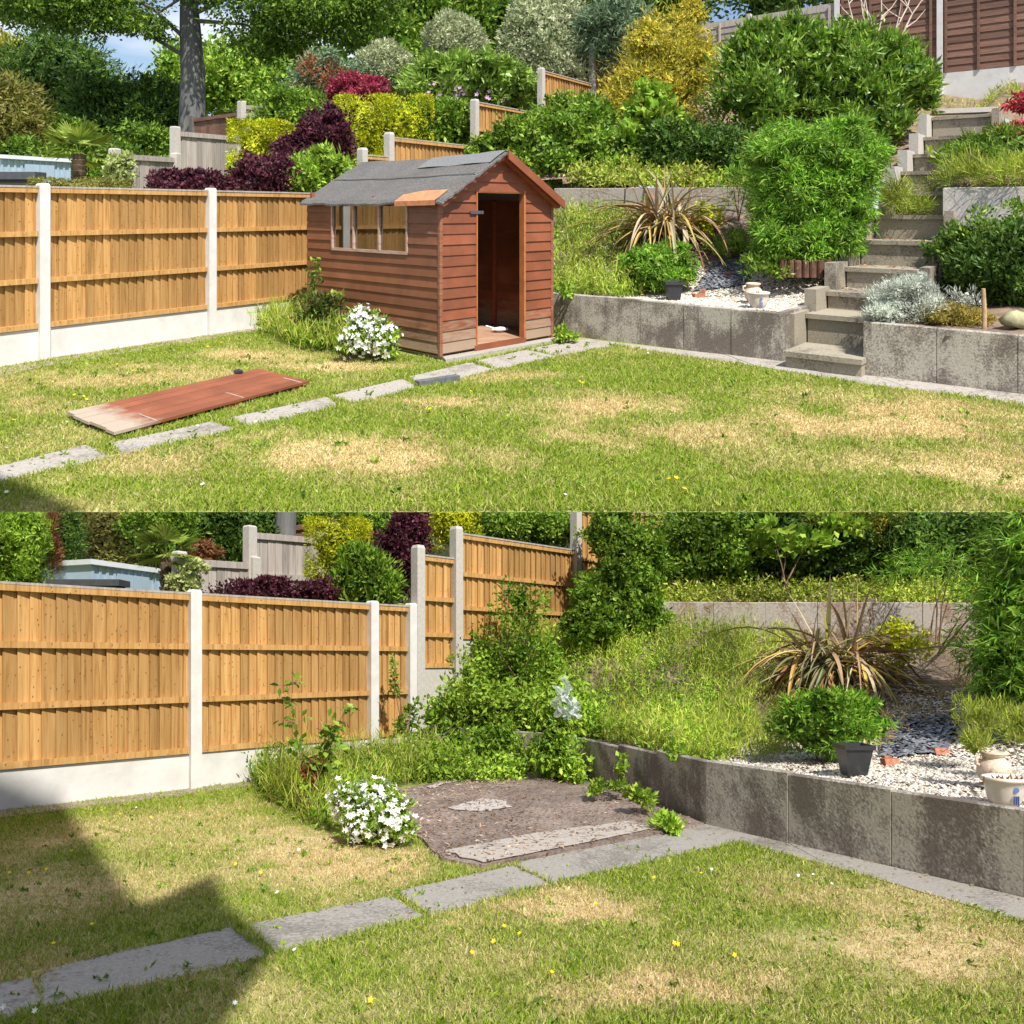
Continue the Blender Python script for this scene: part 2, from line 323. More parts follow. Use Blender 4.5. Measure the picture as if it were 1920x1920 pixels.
def meadow(G, name, label, cat, poly, n, H, L, W, mat, zf=None, stuff=False, up=1.0, dens=None, seed=1):
    xs = [p[0] for p in poly]; ys = [p[1] for p in poly]; X = RNG.uniform(min(xs), max(xs), n*5); Y = RNG.uniform(min(ys), max(ys), n*5); k = inpoly(X, Y, poly); ht = fbm(X*2.2, Y*2.2, seed)*.7+fbm(X*7, Y*7, seed+5)*.5
    k &= RNG.random(n*5) < np.clip((ht-.3)*2.2, .12, 1); X, Y, ht = X[k][:n], Y[k][:n], ht[k][:n]; m = len(X); Z = np.zeros(m) if zf is None else (bz(G, X, Y) if zf == 'bed' else zf(X, Y))
    # each plant is a thin leaning stem of leaves
    pl = RNG.integers(0, max(1, m//9), m); px, py = X[pl], Y[pl]; pz = Z[pl]; a = RNG.uniform(0, 6.28, m)[pl]; ln = RNG.uniform(0, .5, m)[pl]; hh = H*(.25+1.3*ht[pl]**1.6)*RNG.uniform(.45, 1.3, m)[pl]; u = RNG.random(m)**.8*hh
    P = np.stack([px+np.cos(a)*ln*u+RNG.normal(size=m)*L*.35, py+np.sin(a)*ln*u+RNG.normal(size=m)*L*.35, pz+u-.01], 1)
    T = norm(RNG.normal(size=(m, 3))*.7+np.array([0, 0, up])); N_ = norm(RNG.normal(size=(m, 3))+np.array([0, -.3, .6])); V = quads(P, T, N_, L*RNG.uniform(.5, 1.5, m), W*RNG.uniform(.6, 1.3, m))
    o = leafobj(G, name, V, mat, (X.mean(), Y.mean(), Z.min())); return tag(o, label, cat, kind='stuff' if stuff else None)
def boxes(G, bx):
    out = []
    for b in bx:
        x0, r0, x1, r1, y = b[:5]; p = G.pt(x0, r0, y); q = G.pt(x1, r1, y); rx = (q[0]-p[0])/2; rz = (p[2]-q[2])/2
        ry = b[5] if len(b) > 5 else min(rx*.8, 1.6 if G is A else .8)
        out.append(((p[0]+q[0])/2, y, (p[2]+q[2])/2, rx, ry, rz))
    return out
def bush(G, name, label, cat, bx, n, L, W, mat, mode='clump', cs=.72, stems=0, group=None, **kw):
    bl = boxes(G, bx); b0 = bl[0]; base = (b0[0], b0[1], min(b[2]-b[5] for b in bl))
    V = cloud(bl, n, L, W, mode, inner=cs*.92, **kw)
    if mode == 'clump' and n >= 2500 and cs > .5:      # smaller lobes break up the outline
        rs = random.Random(int(n+b0[0]*100)); sm = []
        for b in bl:
            for k in range(6):
                th = rs.uniform(-.5, math.pi+.5); q = rs.uniform(.22, .42); d_ = rs.uniform(.66, .88); sm.append((b[0]+math.cos(th)*b[3]*d_, b[1]+rs.uniform(-.7, .2)*b[4], b[2]+math.sin(th)*b[5]*d_, b[3]*q, b[4]*q, b[5]*q))
        V = np.concatenate([V, cloud(sm, int(n*.45), L, W, mode, inner=.6, **kw)])
    if not stems:
        o = leafobj(G, name, V, mat, base, None); return tag(o, label, cat, group)
    t = thing(G, name, label, cat, base, group)
    leafobj(G, 'foliage', V, mat, base, t)
    mb = MB()
    for i in range(stems):
        b = bl[i % len(bl)]; q = (b[0]+random.uniform(-.6, .6)*b[3], b[1]+random.uniform(-.5, .5)*b[4], b[2]+b[5]*random.uniform(0, .6))
        s = (base[0]+random.uniform(-.15, .15)*b0[3], base[1]+random.uniform(-.1, .1), base[2]-.25)
        mid = tuple((a+c_)/2+random.uniform(-.06, .06) for a, c_ in zip(s, q)); r = .006+.005*b0[3]; mb.tube([s, mid, q], [r*1.4, r, r*.4], 6)
    mb.build(G, 'stem', TWIG(G), t); return t
def flowers(P, N_, size, pet=5):
    n = len(P); N_ = norm(N_); a = norm(np.cross(N_, RNG.normal(size=(n, 3)))); b = np.cross(N_, a); out = []
    for k in range(pet):
        t = 2*math.pi*k/pet+RNG.uniform(0, .2); d = a*math.cos(t)+b*math.sin(t); out.append(quads(P, norm(d+N_*.35), N_, size, size*.62))
    return np.concatenate(out)
def strip(path, w0, side, a=0.0, mb=None, fold=.2):
    """one strap leaf: a tapering strip of quads with a keel"""
    pts = [Vector(p) for p in path]; m = len(pts); vs = []; s = Vector(side).normalized()
    for i, p in enumerate(pts):
        t = i/(m-1); ww = w0*(min(1, .55+t*1.6) if t < .3 else 1)*(1-t**3)*.5+.0008
        vs += [p-s*ww, p+Vector((0, 0, -ww*fold*2)), p+s*ww]
    fs = []
    for i in range(m-1):
        fs += [(i*3, i*3+1, i*3+4, i*3+3), (i*3+1, i*3+2, i*3+5, i*3+4)]
    mb.add(vs, fs, a)
def inpoly(x, y, poly):
    r = np.zeros(len(x), bool); j = len(poly)-1
    for i in range(len(poly)):
        xi, yi = poly[i][:2]; xj, yj = poly[j][:2]
        c = ((yi > y) != (yj > y)) & (x < (xj-xi)*(y-yi)/(yj-yi+1e-12)+xi); r ^= c; j = i
    return r

# ================================================================== SETTING: lawns
DRY = {'upper': [(700, 850, .95, .34, 1), (1110, 762, .7, .4, .85), (1300, 812, .85, .4, .95), (1660, 800, .9, .45, .9), (1870, 880, .6, .5, .8), (240, 712, 1.1, .5, .8), (975, 708, .5, .25, .8), (290, 872, .45, .25, .8), (1560, 745, .7, .4, .45),
                 (480, 670, .8, .3, .7), (640, 690, .6, .3, .9), (80, 765, .6, .3, .6), (850, 755, .5, .2, .6), (1500, 860, .7, .3, .5), (1780, 770, .8, .3, .7)],
       'lower': [(1090, 1700, .42, .26, 1), (1270, 1850, .42, .2, 1), (880, 1800, .45, .2, .45), (560, 1590, .7, .5, .9), (640, 1640, .5, .4, .8), (330, 1555, .7, .7, .6), (1600, 1690, .6, .3, .7), (1760, 1780, .6, .3, .7), (500, 1880, .5, .2, .5), (200, 1650, .7, .5, .55), (1480, 1650, .4, .3, .5), (250, 1830, .5, .2, .35)]}
def dryness_and_lift(G, x, y):
    d = np.zeros_like(x); q = fbm(x*1.3+5, y*1.3, 3)
    for (px, row, rx, ry, s) in DRY[G.tag]:
        cx, cy = G.gr(px, row); rr = np.sqrt(((x-cx)/rx)**2+((y-cy)/ry)**2)+(fbm(x*3, y*3, 9)-.5)*1.9+(fbm(x*14, y*14, 31, 2)-.5)*.8
        d = np.maximum(d, s*np.clip(1.45-rr, 0, 1))
    return np.clip(d*.86+np.clip((q-.47)*1.5, 0, .45)+(.03 if G is A else .08), 0, 1)  # lower lawn's larger offset lightens its colour to make up for weaker sun
def lawn(G, x0, x1, y0, y1, step):
    xs = np.arange(x0, x1, step); ys = np.concatenate([np.arange(y0, min(y1, y0+9), step), np.linspace(min(y1, y0+9), y1, 6)[(1 if y1 > y0+9 else 5):]]) if y1 > y0+9 else np.append(np.arange(y0, y1, step), y1)
    X, Y = np.meshgrid(xs, ys); nx, ny = len(xs), len(ys); V = np.stack([X.ravel(), Y.ravel(), (fbm(X.ravel()*1.5, Y.ravel()*1.5, 5)-.5)*.02], 1)
    V[:nx, 1] = y0; V[:nx, 2] = 0
    i = np.arange(nx-1)[None, :]+np.arange(ny-1)[:, None]*nx; FI = np.stack([i, i+1, i+nx+1, i+nx], -1).reshape(-1)
    o = link_mesh('lawn', G.map(V), FI, 4, M_TURF, G.map([(0, y0, 0)])[0], None, False, {'tone': dryness_and_lift(G, V[:, 0], V[:, 1])})
    return tag(o, kind='structure')
lawn(A, -14, 14, YN, 60, .12); lawn(B, -9, 9, .6, 13.2, .08)
# bank that carries the upper terrace above the lower garden
mb = MB(); D = YN*A.S
mb.add([(-50, D, -A.eye*A.S-.01+B.eye+B.k*D), (50, D, -A.eye*A.S-.01+B.eye+B.k*D), (50, D-.02, -.3), (-50, D-.02, -.3)], [(0, 1, 2, 3)])
tag(mb.build(B, 'bank', plain('bank_soil', (.05, .06, .025), 1, B, .4, 9)), kind='structure')

PATH_A = [[(-90, 899), (160, 837), (203, 860), (-90, 926)], [(206, 833), (396, 792), (442, 807), (233, 854)], [(425, 786), (612, 746), (634, 764), (467, 801)], [(618, 744), (753, 712), (783, 728), (668, 757)],
          [(766, 708), (880, 681), (927, 695), (790, 729)], [(890, 678), (988, 657), (1047, 670), (932, 694)], [(993, 656), (1055, 643), (1104, 637.5), (1154, 649), (1052, 669)],
          [(1109, 638), (1235, 652), (1285, 669), (1158, 649)], [(1238, 652.5), (1360, 666), (1420, 688), (1288, 669.5)], [(1363, 666.5), (1500, 683), (1560, 712), (1423, 688.5)], [(1503, 683.5), (1640, 706), (1710, 731), (1563, 712.5)],
          [(1643, 706.5), (1790, 725), (1860, 752), (1713, 731.5)], [(1793, 725.5), (1960, 747), (2010, 773), (1863, 752.5)]]
PATH_B = [[(-90, 1862), (56, 1838), (78, 1880), (-60, 1945)], [(84, 1834), (110, 1816), (428, 1742), (493, 1795), (84, 1890)], [(472, 1736), (728, 1684), (789, 1720), (522, 1785)], [(752, 1674), (958, 1626), (1025, 1658), (812, 1716)],
          [(968, 1622), (1142, 1584), (1226, 1615), (1036, 1656)], [(1147, 1583), (1322, 1548), (1385, 1580), (1231, 1613)], [(1328, 1548), (1480, 1583), (1560, 1626), (1389, 1581)], [(1484, 1584), (1680, 1630), (1770, 1686), (1564, 1627)], [(1684, 1631), (1960, 1696), (2040, 1765), (1774, 1687)]]
def path(G, polys):
    mb = MB(); out = []
    for i, p in enumerate(polys):
        q = [G.gr(*c) for c in p]; out.append(q); n = len(q); e = []
        for k in range(n):      # slightly wandering edges
            a, b = q[k], q[(k+1) % n]; L = math.dist(a, b); m = max(1, int(L/.12))
            for j in range(m):
                t = j/m; w_ = (0 if j == 0 else random.uniform(-.008, .008)); e.append((a[0]+(b[0]-a[0])*t+w_, a[1]+(b[1]-a[1])*t-w_))
        cx_ = sum(a[0] for a in e)/len(e); cy_ = sum(a[1] for a in e)/len(e); e = [(cx_+(a[0]-cx_)*1.045, cy_+(a[1]-cy_)*1.045) for a in e]; mb.prism(e, -.05, .006+random.uniform(-.002, .004), random.random())
    tag(mb.build(G, 'path', SLABM(G)), kind='structure'); return out
QA = path(A, PATH_A); QB = path(B, PATH_B)

def turf(G, n, region, holes, h0=.036, w0=.0042):
    xs = [p[0] for p in region]; ys = [p[1] for p in region]; X = RNG.uniform(min(xs), max(xs), n*3); Y = RNG.uniform(min(ys), max(ys), n*3)
    k = inpoly(X, Y, region)
    for h in holes:
        cx = sum(p[0] for p in h)/len(h); cy = sum(p[1] for p in h)/len(h); hh = [(cx+(p[0]-cx)*1.02, cy+(p[1]-cy)*1.01) for p in h]; k &= ~inpoly(X, Y, hh)
    keep = RNG.random(len(X)) < np.clip(4.6/Y*(.8 if G is A else .55), .3, 1.0); k &= keep
    X, Y = X[k][:n], Y[k][:n]; m = len(X); d = dryness_and_lift(G, X, Y); tuf = fbm(X*4, Y*4, 21)
    near = np.zeros(m)
    for h in holes:       # longer grass along slab edges
        for a, b in zip(h, h[1:]+h[:1]):
            a = np.array(a[:2]); b = np.array(b[:2]); ab = b-a; t = np.clip(((X-a[0])*ab[0]+(Y-a[1])*ab[1])/(ab@ab), 0, 1); near = np.maximum(near, np.exp(-((X-a[0]-t*ab[0])**2+(Y-a[1]-t*ab[1])**2)/.004))
    H = h0*(.55+.9*RNG.random(m)**2)*(1.15-.5*d)*(.75+.6*tuf)*(1+.15*near); ang = RNG.uniform(0, 2*math.pi, m); lean = RNG.uniform(.1, 1.0, m); a2 = RNG.uniform(0, 2*math.pi, m)
    W = w0*(.7+.6*RNG.random(m))*np.sqrt(Y/4.5).clip(.8, 1.5); P = np.stack([X, Y, np.full(m, -.004)], 1); s = np.stack([np.cos(ang), np.sin(ang), 0*ang], 1)*W[:, None]
    ln = np.stack([np.cos(a2)*lean, np.sin(a2)*lean, np.ones(m)], 1); ln /= np.linalg.norm(ln, axis=1)[:, None]; mid = P+ln*H[:, None]*.55+np.array([0, 0, 1])*H[:, None]*.08
    tip = P+ln*H[:, None]+np.stack([np.cos(a2), np.sin(a2), -.3+0*a2], 1)*H[:, None]*.25*lean[:, None]
    V = np.stack([P-s, P+s, mid+s*.7, tip, mid-s*.7], 1).reshape(-1, 3)
    tone = np.repeat(np.clip(d*.92+RNG.normal(size=m)*.30, 0, 1), 5)
    o = link_mesh('grass', G.map(V), np.arange(m*5), 5, M_BLADE, G.map([(0, Y.min(), 0)])[0], None, False, {'tone': tone}); return tag(o, 'short patchy lawn grass, green and straw coloured, in the %s garden' % G.tag, 'grass', kind='stuff')
ra = [A.gr(-40, 960), A.gr(1960, 960), A.gr(1960, 762), A.gr(1619, 722), A.gr(1440, 692), A.gr(1153, 648), A.gr(1060, 640), A.gr(880, 678), A.gr(838, 686), A.gr(822, 677), A.gr(700, 655), A.gr(560, 615), A.gr(400, 630), A.gr(80, 678), A.gr(-60, 700)]
ra = [(p[0], p[1]) for p in ra]
rb = [B.gr(-40, 1930), B.gr(1960, 1930), B.gr(1960, 1735), B.gr(1387, 1579), B.gr(1320, 1555), B.gr(900, 1633), B.gr(826, 1617), B.gr(772, 1562), B.gr(745, 1490), B.gr(640, 1450), B.gr(460, 1465), B.gr(362, 1480), B.gr(-60, 1526)]
turf(A, 330000, ra, QA, .034, .0036); turf(B, 260000, rb, QB, .029, .0028)

# ================================================================== boundary fences
def sub(a, b): return (b[0]-a[0], b[1]-a[1])
def unit(v): q = math.hypot(*v); return (v[0]/q, v[1]/q)
def board_panel(G, parent, p0, p1, zb, zt, rails, mat, bw=.098, name='fence_panel', rname='rail', lean=.024):
    u = unit(sub(p0, p1)); L = math.dist(p0, p1); nn = (u[1], -u[0]); mb = MB(); x = 0
    while x < L-.02:
        w_ = min(bw*random.uniform(.82, 1.12), L-x); g = random.uniform(-.004, .004); z1 = zt-.012+random.uniform(-.004, .004)
        a0, a1 = x, min(x+w_+.018, L); f0, f1 = -.004+g, lean+g
        P = []
        for z in (zb+.01, z1):
            for (a, b) in ((a0, f1-.0), (a1, f0), (a1, f0-.012), (a0, f1-.016)): P.append((p0[0]+u[0]*a+nn[0]*b, p0[1]+u[1]*a+nn[1]*b, z))
        mb.hexa([P[i] for i in (0, 3, 2, 1, 4, 7, 6, 5)], random.random()); x += w_
    o = mb.build(G, name, mat, parent)
    for z in rails:
        r = MB(); hh = .026; wob = random.uniform(-.004, .004); r.fbox(p0, u, nn, .005, L-.005, .012, .052+wob, z-hh, z+hh, random.random()); r.build(G, rname, mat, parent)
    r = MB(); r.fbox(p0, u, nn, 0, L, -.03, .058, zt-.006, zt+.014, .5); r.build(G, 'capping', GW(G) if mat.name.startswith('fence') else mat, parent)
    return o
def post(G, parent, p, u, z1, mat, w_=.1, d=.105, z0=-.1, cap=.02, off=.03):
    nn = (u[1], -u[0]); mb = MB(); a0, a1 = -w_/2, w_/2; b0, b1 = -d/2+off, d/2+off
    mb.fbox(p, u, nn, a0, a1, b0, b1, z0, z1-cap)
    V = []; c_ = .012
    for (a, b, z) in ((a0, b0, z1-cap), (a1, b0, z1-cap), (a1, b1, z1-cap), (a0, b1, z1-cap), (a0+c_, b0+c_, z1), (a1-c_, b0+c_, z1), (a1-c_, b1-c_, z1), (a0+c_, b1-c_, z1)): V.append((p[0]+u[0]*a+nn[0]*b, p[1]+u[1]*a+nn[1]*b, z))
    mb.hexa(V); return mb.build(G, 'concrete_post', mat, parent)
def fence_line(G, P0, u, tl, label):
    at = lambda t: (P0[0]+u[0]*t, P0[1]+u[1]*t)
    b = at(tl[0]); t = thing(G, 'timber_fence', label, 'fence', (b[0], b[1], 0))
    for i, q in enumerate(tl):
        post(G, t, at(q), u, 1.815, WP(G))
        if i < len(tl)-1:
            p0, p1 = at(q+.05), at(tl[i+1]-.05)
            board_panel(G, t, p0, p1, .33, 1.775, (1.745, 1.30, .82, .36), FW(G))
            g = MB(); nn = (u[1], -u[0]); g.fbox(p0, u, nn, 0, math.dist(p0, p1), -.02, .03, -.1, .325); g.build(G, 'gravel_board', WP(G), t)
    return t, at
UA = unit((1.11, 1.58)); UB = unit((1.376, 1.35))
PA0 = (-4.84, 8.01); PB0 = (-2.91, 7.10)
tA, atA = fence_line(A, PA0, UA, [-1.93, 0, 1.93, 3.86], 'new orange timber fence with white concrete posts left of the red shed')
tB, atB = fence_line(B, PB0, UB, [-3.86, -1.93, 0, 1.93, 2.45], 'new orange timber fence with white posts beside the dismantled shed base, lower garden')
def stepped(G, at, u, off, label, last=4):
    b = at(4.48-off); t = thing(G, 'stepped_fence', label, 'fence', (b[0], b[1], .4))
    S_ = [(4.48, 2.48, 5.05, 2.37, 1.08), (5.05, 2.76, 7.22, 2.68, 1.42), (7.22, 3.53, 9.4, 3.48, 2.2), (9.4, 4.42, 11.5, 4.36, 3.0), (11.5, 5.3, 13.5, 5.2, 3.9)][:last]
    for i, (a, pz, b2, tz, bz) in enumerate(S_):
        p0, p1 = at(a-off+.05), at(b2-off-.05)
        post(G, t, at(a-off), u, pz, PC(G), .11, .12, -.1, .035)
        h = tz-bz; board_panel(G, t, p0, p1, bz, tz, [tz-.03, bz+h*.62, bz+h*.3, bz+.03], FW(G), .105)
        g = MB(); nn = (u[1], -u[0]); g.fbox(p0, u, nn, 0, math.dist(p0, p1), -.02, .03, -.1, bz-.003); g.build(G, 'gravel_board', PC(G), t)
stepped(A, atA, UA, 0, 'pale timber fence stepping up the bank behind the shed roof', 5)
stepped(B, atB, UB, 1.93, 'pale timber fence stepping up behind the weeds, lower garden', 3)

# ================================================================== retaining walls, beds and hillsides
def wall_run(G, name, label, pts, zt, zb, thick, mat, panels=True, cap=0):
    """concrete wall along pts [(x,y)], thickness goes away from the viewer, split into cast panels with real joints"""
    t = thing(G, name, label, 'wall', (pts[0][0], pts[0][1], zb[0]))
    for i in range(len(pts)-1):
        p0, p1 = pts[i], pts[i+1]; u = unit(sub(p0, p1)); L = math.dist(p0, p1); nn = (-u[1], u[0]); k = max(1, round(L/.62)) if panels else 1
        for j in range(k):
            a0, a1 = L*j/k+(.003 if j else 0), L*(j+1)/k-.003; z0 = zb[i]+(zb[i+1]-zb[i])*j/k; z1 = zt[i]+(zt[i+1]-zt[i])*(j+.5)/k+random.uniform(-.004, .004); dd = random.uniform(-.006, .006)
            m = MB(); c_ = .008
            m.fbox(p0, u, nn, a0, a1, dd, thick, min(zb)-.1, z1-c_)
            V = []
            for (a, b, z) in ((a0, dd, z1-c_), (a1, dd, z1-c_), (a1, thick, z1-c_), (a0, thick, z1-c_), (a0+.003, dd+c_, z1), (a1-.003, dd+c_, z1), (a1-.003, thick-.002, z1), (a0+.003, thick-.002, z1)): V.append((p0[0]+u[0]*a+nn[0]*b, p0[1]+u[1]*a+nn[1]*b, z))
            m.hexa(V); m.build(G, 'wall_panel', mat, t)
    return t
LA = [(-1.3, 11.15), (.2, 9.95), (1.04, 9.27), (2.746, 7.89)]
wall_run(A, 'retaining_wall', 'low stained concrete retaining wall along the gravel bed right of the shed', LA, [.5, .51, .52, .49], [0, 0, 0, 0], .07, WALLM(A))
RA = [A.gr(1619, 704), (4.22, 6.49), (5.3, 5.63)]
wall_run(A, 'retaining_wall', 'low blotchy concrete retaining wall right of the steps', RA, [.5, .5, .5], [0, 0, 0], .07, WALLM(A))
LB = [(-1.08, 8.95), (.35, 8.0), (.724, 7.55), (1.156, 6.25), (1.389, 5.57), (2.54, 3.86), (3.4, 2.6)]
wall_run(B, 'retaining_wall', 'low stained concrete retaining wall below the gravel bed, lower garden', LB, [.44, .42, .40, .44, .47, .435, .43], [0]*7, .06, WALLM(B))
MA = [(-.9, 13.2), (.66, 12.1), (2.22, 11.6), (5.05, 10.9)]
wall_run(A, 'back_wall', 'upper concrete retaining wall behind the spiky plant, right of the shed roof', MA[1:], [1.89, 1.88, 1.86], [1.2]*3, .1, concrete(A, 'rusty_concrete', (.30, .27, .23), (.19, .115, .08), .47, 1.0, 40, .4))
MBk = [(-.9, 11.4), (1.0, 10.0), (1.84, 9.6), (6.3, 9.5)]
wall_run(B, 'back_wall', 'upper concrete retaining wall behind the spiky plant, lower garden', [(1.55, 9.7), (1.84, 9.6), (6.3, 9.5)], [1.89, 1.89, 1.87], [1.2]*3, .1, concrete(B, 'rusty_concrete', (.33, .30, .26), (.20, .125, .085), .47, 1.0, 40, .4))
R2 = [(5.12, 9.25), (6.6, 8.3), (7.4, 7.7)]
wall_run(A, 'block_wall', 'grey concrete retaining wall on the right above the dark shrubs', R2, [1.81, 1.81, 1.81], [.6]*3, .1, concrete(A, 'grey_wall_concrete', (.44, .42, .39), (.20, .17, .14), .30, 1.3, 40), False)

def plerp(P, t):
    t = t*(len(P)-1); i = min(len(P)-2, int(t)); f = t-i; return np.array(P[i])*(1-f)+np.array(P[i+1])*f
def samp(P, n):
    L = np.cumsum([0]+[math.dist(a, b) for a, b in zip(P, P[1:])]); out = []
    for t in np.linspace(0, L[-1], n):
        i = min(len(P)-2, np.searchsorted(L, t, 'right')-1); f = (t-L[i])/(L[i+1]-L[i]); out.append(np.array(P[i])*(1-f)+np.array(P[i+1])*f)
    return out
BEDZ = {}
def bed(G, LP, MP, z0, z1, name='planting_bed'):
    n, m = 60, 40; a = samp(LP, n); b = samp(MP, n); V = []
    for i in range(n):
        for j in range(m):
            t = j/(m-1); p = a[i]*(1-t)+b[i]*t; e = max(0, (t-.28)/.72); z = z0+(z1-z0)*(e*e*(3-2*e)*.5+e*.5)+.04*t
            V.append((p[0], p[1], z+.03*(vnoise(np.array([p[0]*3]), np.array([p[1]*3]))[0]-.5)))
    FI = [(i*m+j, (i+1)*m+j, (i+1)*m+j+1, i*m+j+1) for i in range(n-1) for j in range(m-1)]
    W_ = np.array(V).reshape(n, m, 3); x0, y0 = W_[..., 0].min(), W_[..., 1].min(); g = np.full((int((W_[..., 0].max()-x0)/.02)+2, int((W_[..., 1].max()-y0)/.02)+2), np.nan)
    K = 9
    for a_ in range(K):
        for b_ in range(K):
            p, q = a_/K, b_/K; D_ = W_[:-1, :-1]*(1-p)*(1-q)+W_[1:, :-1]*p*(1-q)+W_[:-1, 1:]*(1-p)*q+W_[1:, 1:]*p*q; g[((D_[..., 0]-x0)/.02).astype(int), ((D_[..., 1]-y0)/.02).astype(int)] = D_[..., 2]
    for it in range(200):
        bad = np.isnan(g)
        if not bad.any(): break
        for ax, sh in ((0, 1), (0, -1), (1, 1), (1, -1)):
            r_ = np.roll(g, sh, ax); k_ = np.isnan(g) & ~np.isnan(r_); g[k_] = r_[k_]
    BEDZ[G.tag] = (np.nan_to_num(g, nan=.5), x0, y0)
    tag(link_mesh(name, G.map(V), np.array(FI).ravel(), 4, SOIL(G), G.map([V[0]])[0], None, True), kind='structure')
def bz(G, x, y):
    g, x0, y0 = BEDZ[G.tag]; i = np.clip(((np.atleast_1d(x)-x0)/.02).astype(int), 0, g.shape[0]-1); j = np.clip(((np.atleast_1d(y)-y0)/.02).astype(int), 0, g.shape[1]-1); return g[i, j]
offw = lambda P, d: [(p[0]+d*.6, p[1]+d*.8) for p in P]
bed(A, [(-1.25, 11.2), (.25, 10.0), (1.09, 9.32), (2.80, 7.94)], [(-.9, 13.2), (.66, 12.12), (2.22, 11.62), (4.9, 11.0)], .47, 1.45)
bed(B, [(p[0]+.045, p[1]+.04) for p in LB], [(-.75, 9.35), (.2, 10.05), (1.84, 9.62), (4, 9.55), (6.3, 9.52), (7, 8)], .41, 1.45)
def hill(G, fn, xs, ys, keep, mat):
    X, Y = np.meshgrid(xs, ys); Z = fn(X, Y)+(fbm(X*1.2, Y*1.2, 2)-.5)*.16; V = np.stack([X.ravel(), Y.ravel(), Z.ravel()], 1); nx, ny = len(xs), len(ys); FI = []
    K = keep(X, Y)
    for j in range(ny-1):
        for i in range(nx-1):
            if K[j, i] and K[j, i+1] and K[j+1, i] and K[j+1, i+1]: FI += [j*nx+i, j*nx+i+1, (j+1)*nx+i+1, (j+1)*nx+i]
    tag(link_mesh('hillside', G.map(V), FI, 4, mat, G.map([V[0]])[0], None, True), kind='structure')
stx = lambda y: 2.66+(y-7.6)*.853
def hA(X, Y):
    q = (X-2.66)*.6+(Y-7.6)*.8; left = 1.80+.42*(Y-(12-.2*X)); left = np.where(left > 4.2, 4.2+(left-4.2)*.3, left)
    r = np.where(q < 3.02, .46+.06*q, 1.78+.33*(q-2.9)); r = np.where(r > 4, 4+(r-4)*.2, r)
    side = np.clip((X-stx(Y)-.3)/.4, 0, 1); return np.where(Y > 12.2, np.maximum(left*(1-side)+r*side, 0), np.where(side > .4, r, left))
hillm = plain('dry_soil', (.20, .14, .09), .95, A, .4, 10, bmp=.6)
hill(A, hA, np.arange(-9, 18, .2), np.arange(5.4, 34, .2), lambda X, Y: ((X-2.66)*.6+(Y-7.6)*.8 > .04) & (X > stx(Y)+1.0) | ((Y > 12.35-.25*X) & (X < stx(Y)-.15) | (Y > 12.3)) & (X > (Y-14.9)*.7+.35), hillm)
hill(B, lambda X, Y: np.maximum(0, 1.80+.42*(Y-9.6)), np.arange(-4, 9, .2), np.arange(9.7, 13.4, .2), lambda X, Y: X > (Y-10)*1.04+.75, plain('bed_soil', (.12, .09, .06), .95, B, .4, 10, bmp=.6))

for G, pts in ((A, [(-60, 706), (80, 676), (230, 653), (385, 630), (480, 613), (480, 622), (390, 638), (240, 663), (90, 688), (-60, 722)]), (B, [(-60, 1527), (120, 1506), (362, 1479), (460, 1466), (520, 1458), (520, 1468), (365, 1489), (130, 1519), (-60, 1542)])):
    q = [G.gr(*p) for p in pts]; e = []
    for a, b in zip(q, q[1:]+q[:1]):
        k_ = max(1, int(math.dist(a, b)/.1))
        for j_ in range(k_): t_ = j_/k_; w_ = random.uniform(-.02, .03) if j_ else 0; e.append((a[0]+(b[0]-a[0])*t_+w_, a[1]+(b[1]-a[1])*t_-w_))
    m = MB(); m.prism(e, -.05, .016); tag(m.build(G, 'soil_strip', plain('dusty_soil', (.30, .24, .19), .95, G, .45, 16, bmp=.8)), kind='structure')
# white gravel on the beds
def pebbles(G, n, poly, size, name, label, cat, mat, zoff=.0, flat=.6):
    xs = [p[0] for p in poly]; ys = [p[1] for p in poly]; X = RNG.uniform(min(xs), max(xs), n*6); Y = RNG.uniform(min(ys), max(ys), n*6); k = inpoly(X, Y, poly); X, Y = X[k][:n], Y[k][:n]; m = len(X)
    Z = bz(G, X, Y)+zoff
    oc = norm(np.array([(1, 0, 0), (.5, .8, 0), (-.5, .85, .1), (-1, 0, 0), (-.5, -.8, 0), (.5, -.85, .1), (0, 0, .85), (0, 0, -.8)], float))
    s = size*RNG.uniform(.5, 1.3, (m, 1, 1)); ang = RNG.uniform(0, 6.28, m); ca, sa = np.cos(ang), np.sin(ang); st = RNG.uniform(.65, 1.3, (m, 1, 3))*np.array([1, 1, flat])
    V = oc[None]*st*(1+RNG.uniform(-.18, .18, (m, 8, 3))); Vx = V[:, :, 0]*ca[:, None]-V[:, :, 1]*sa[:, None]; Vy = V[:, :, 0]*sa[:, None]+V[:, :, 1]*ca[:, None]
    tl = RNG.normal(size=(m, 1))*.35; W = np.stack([Vx, Vy, V[:, :, 2]+Vx*tl], 2)*s; W += np.stack([X, Y, Z+size*.25], 1)[:, None]
    f = np.array([(i, (i+1) % 6, 6) for i in range(6)]+[((i+1) % 6, i, 7) for i in range(6)]); FI = (f[None]+(np.arange(m)*8)[:, None, None]).ravel()
    o = link_mesh(name, G.map(W.reshape(-1, 3)), FI, 3, mat, G.map([(X.mean(), Y.mean(), Z.mean())])[0], None, False); return tag(o, label, cat, kind='stuff')
M_PEB = leaf('white_gravel_stone', [(.28, .24, .19), (.52, .47, .40), (.66, .62, .56), (.42, .34, .26)], rough=.8, trans=0, var=.1)
M_SLATE = leaf('slate_chip', [(.10, .105, .12), (.19, .20, .23), (.30, .31, .34)], rough=.6, trans=0, var=.1)
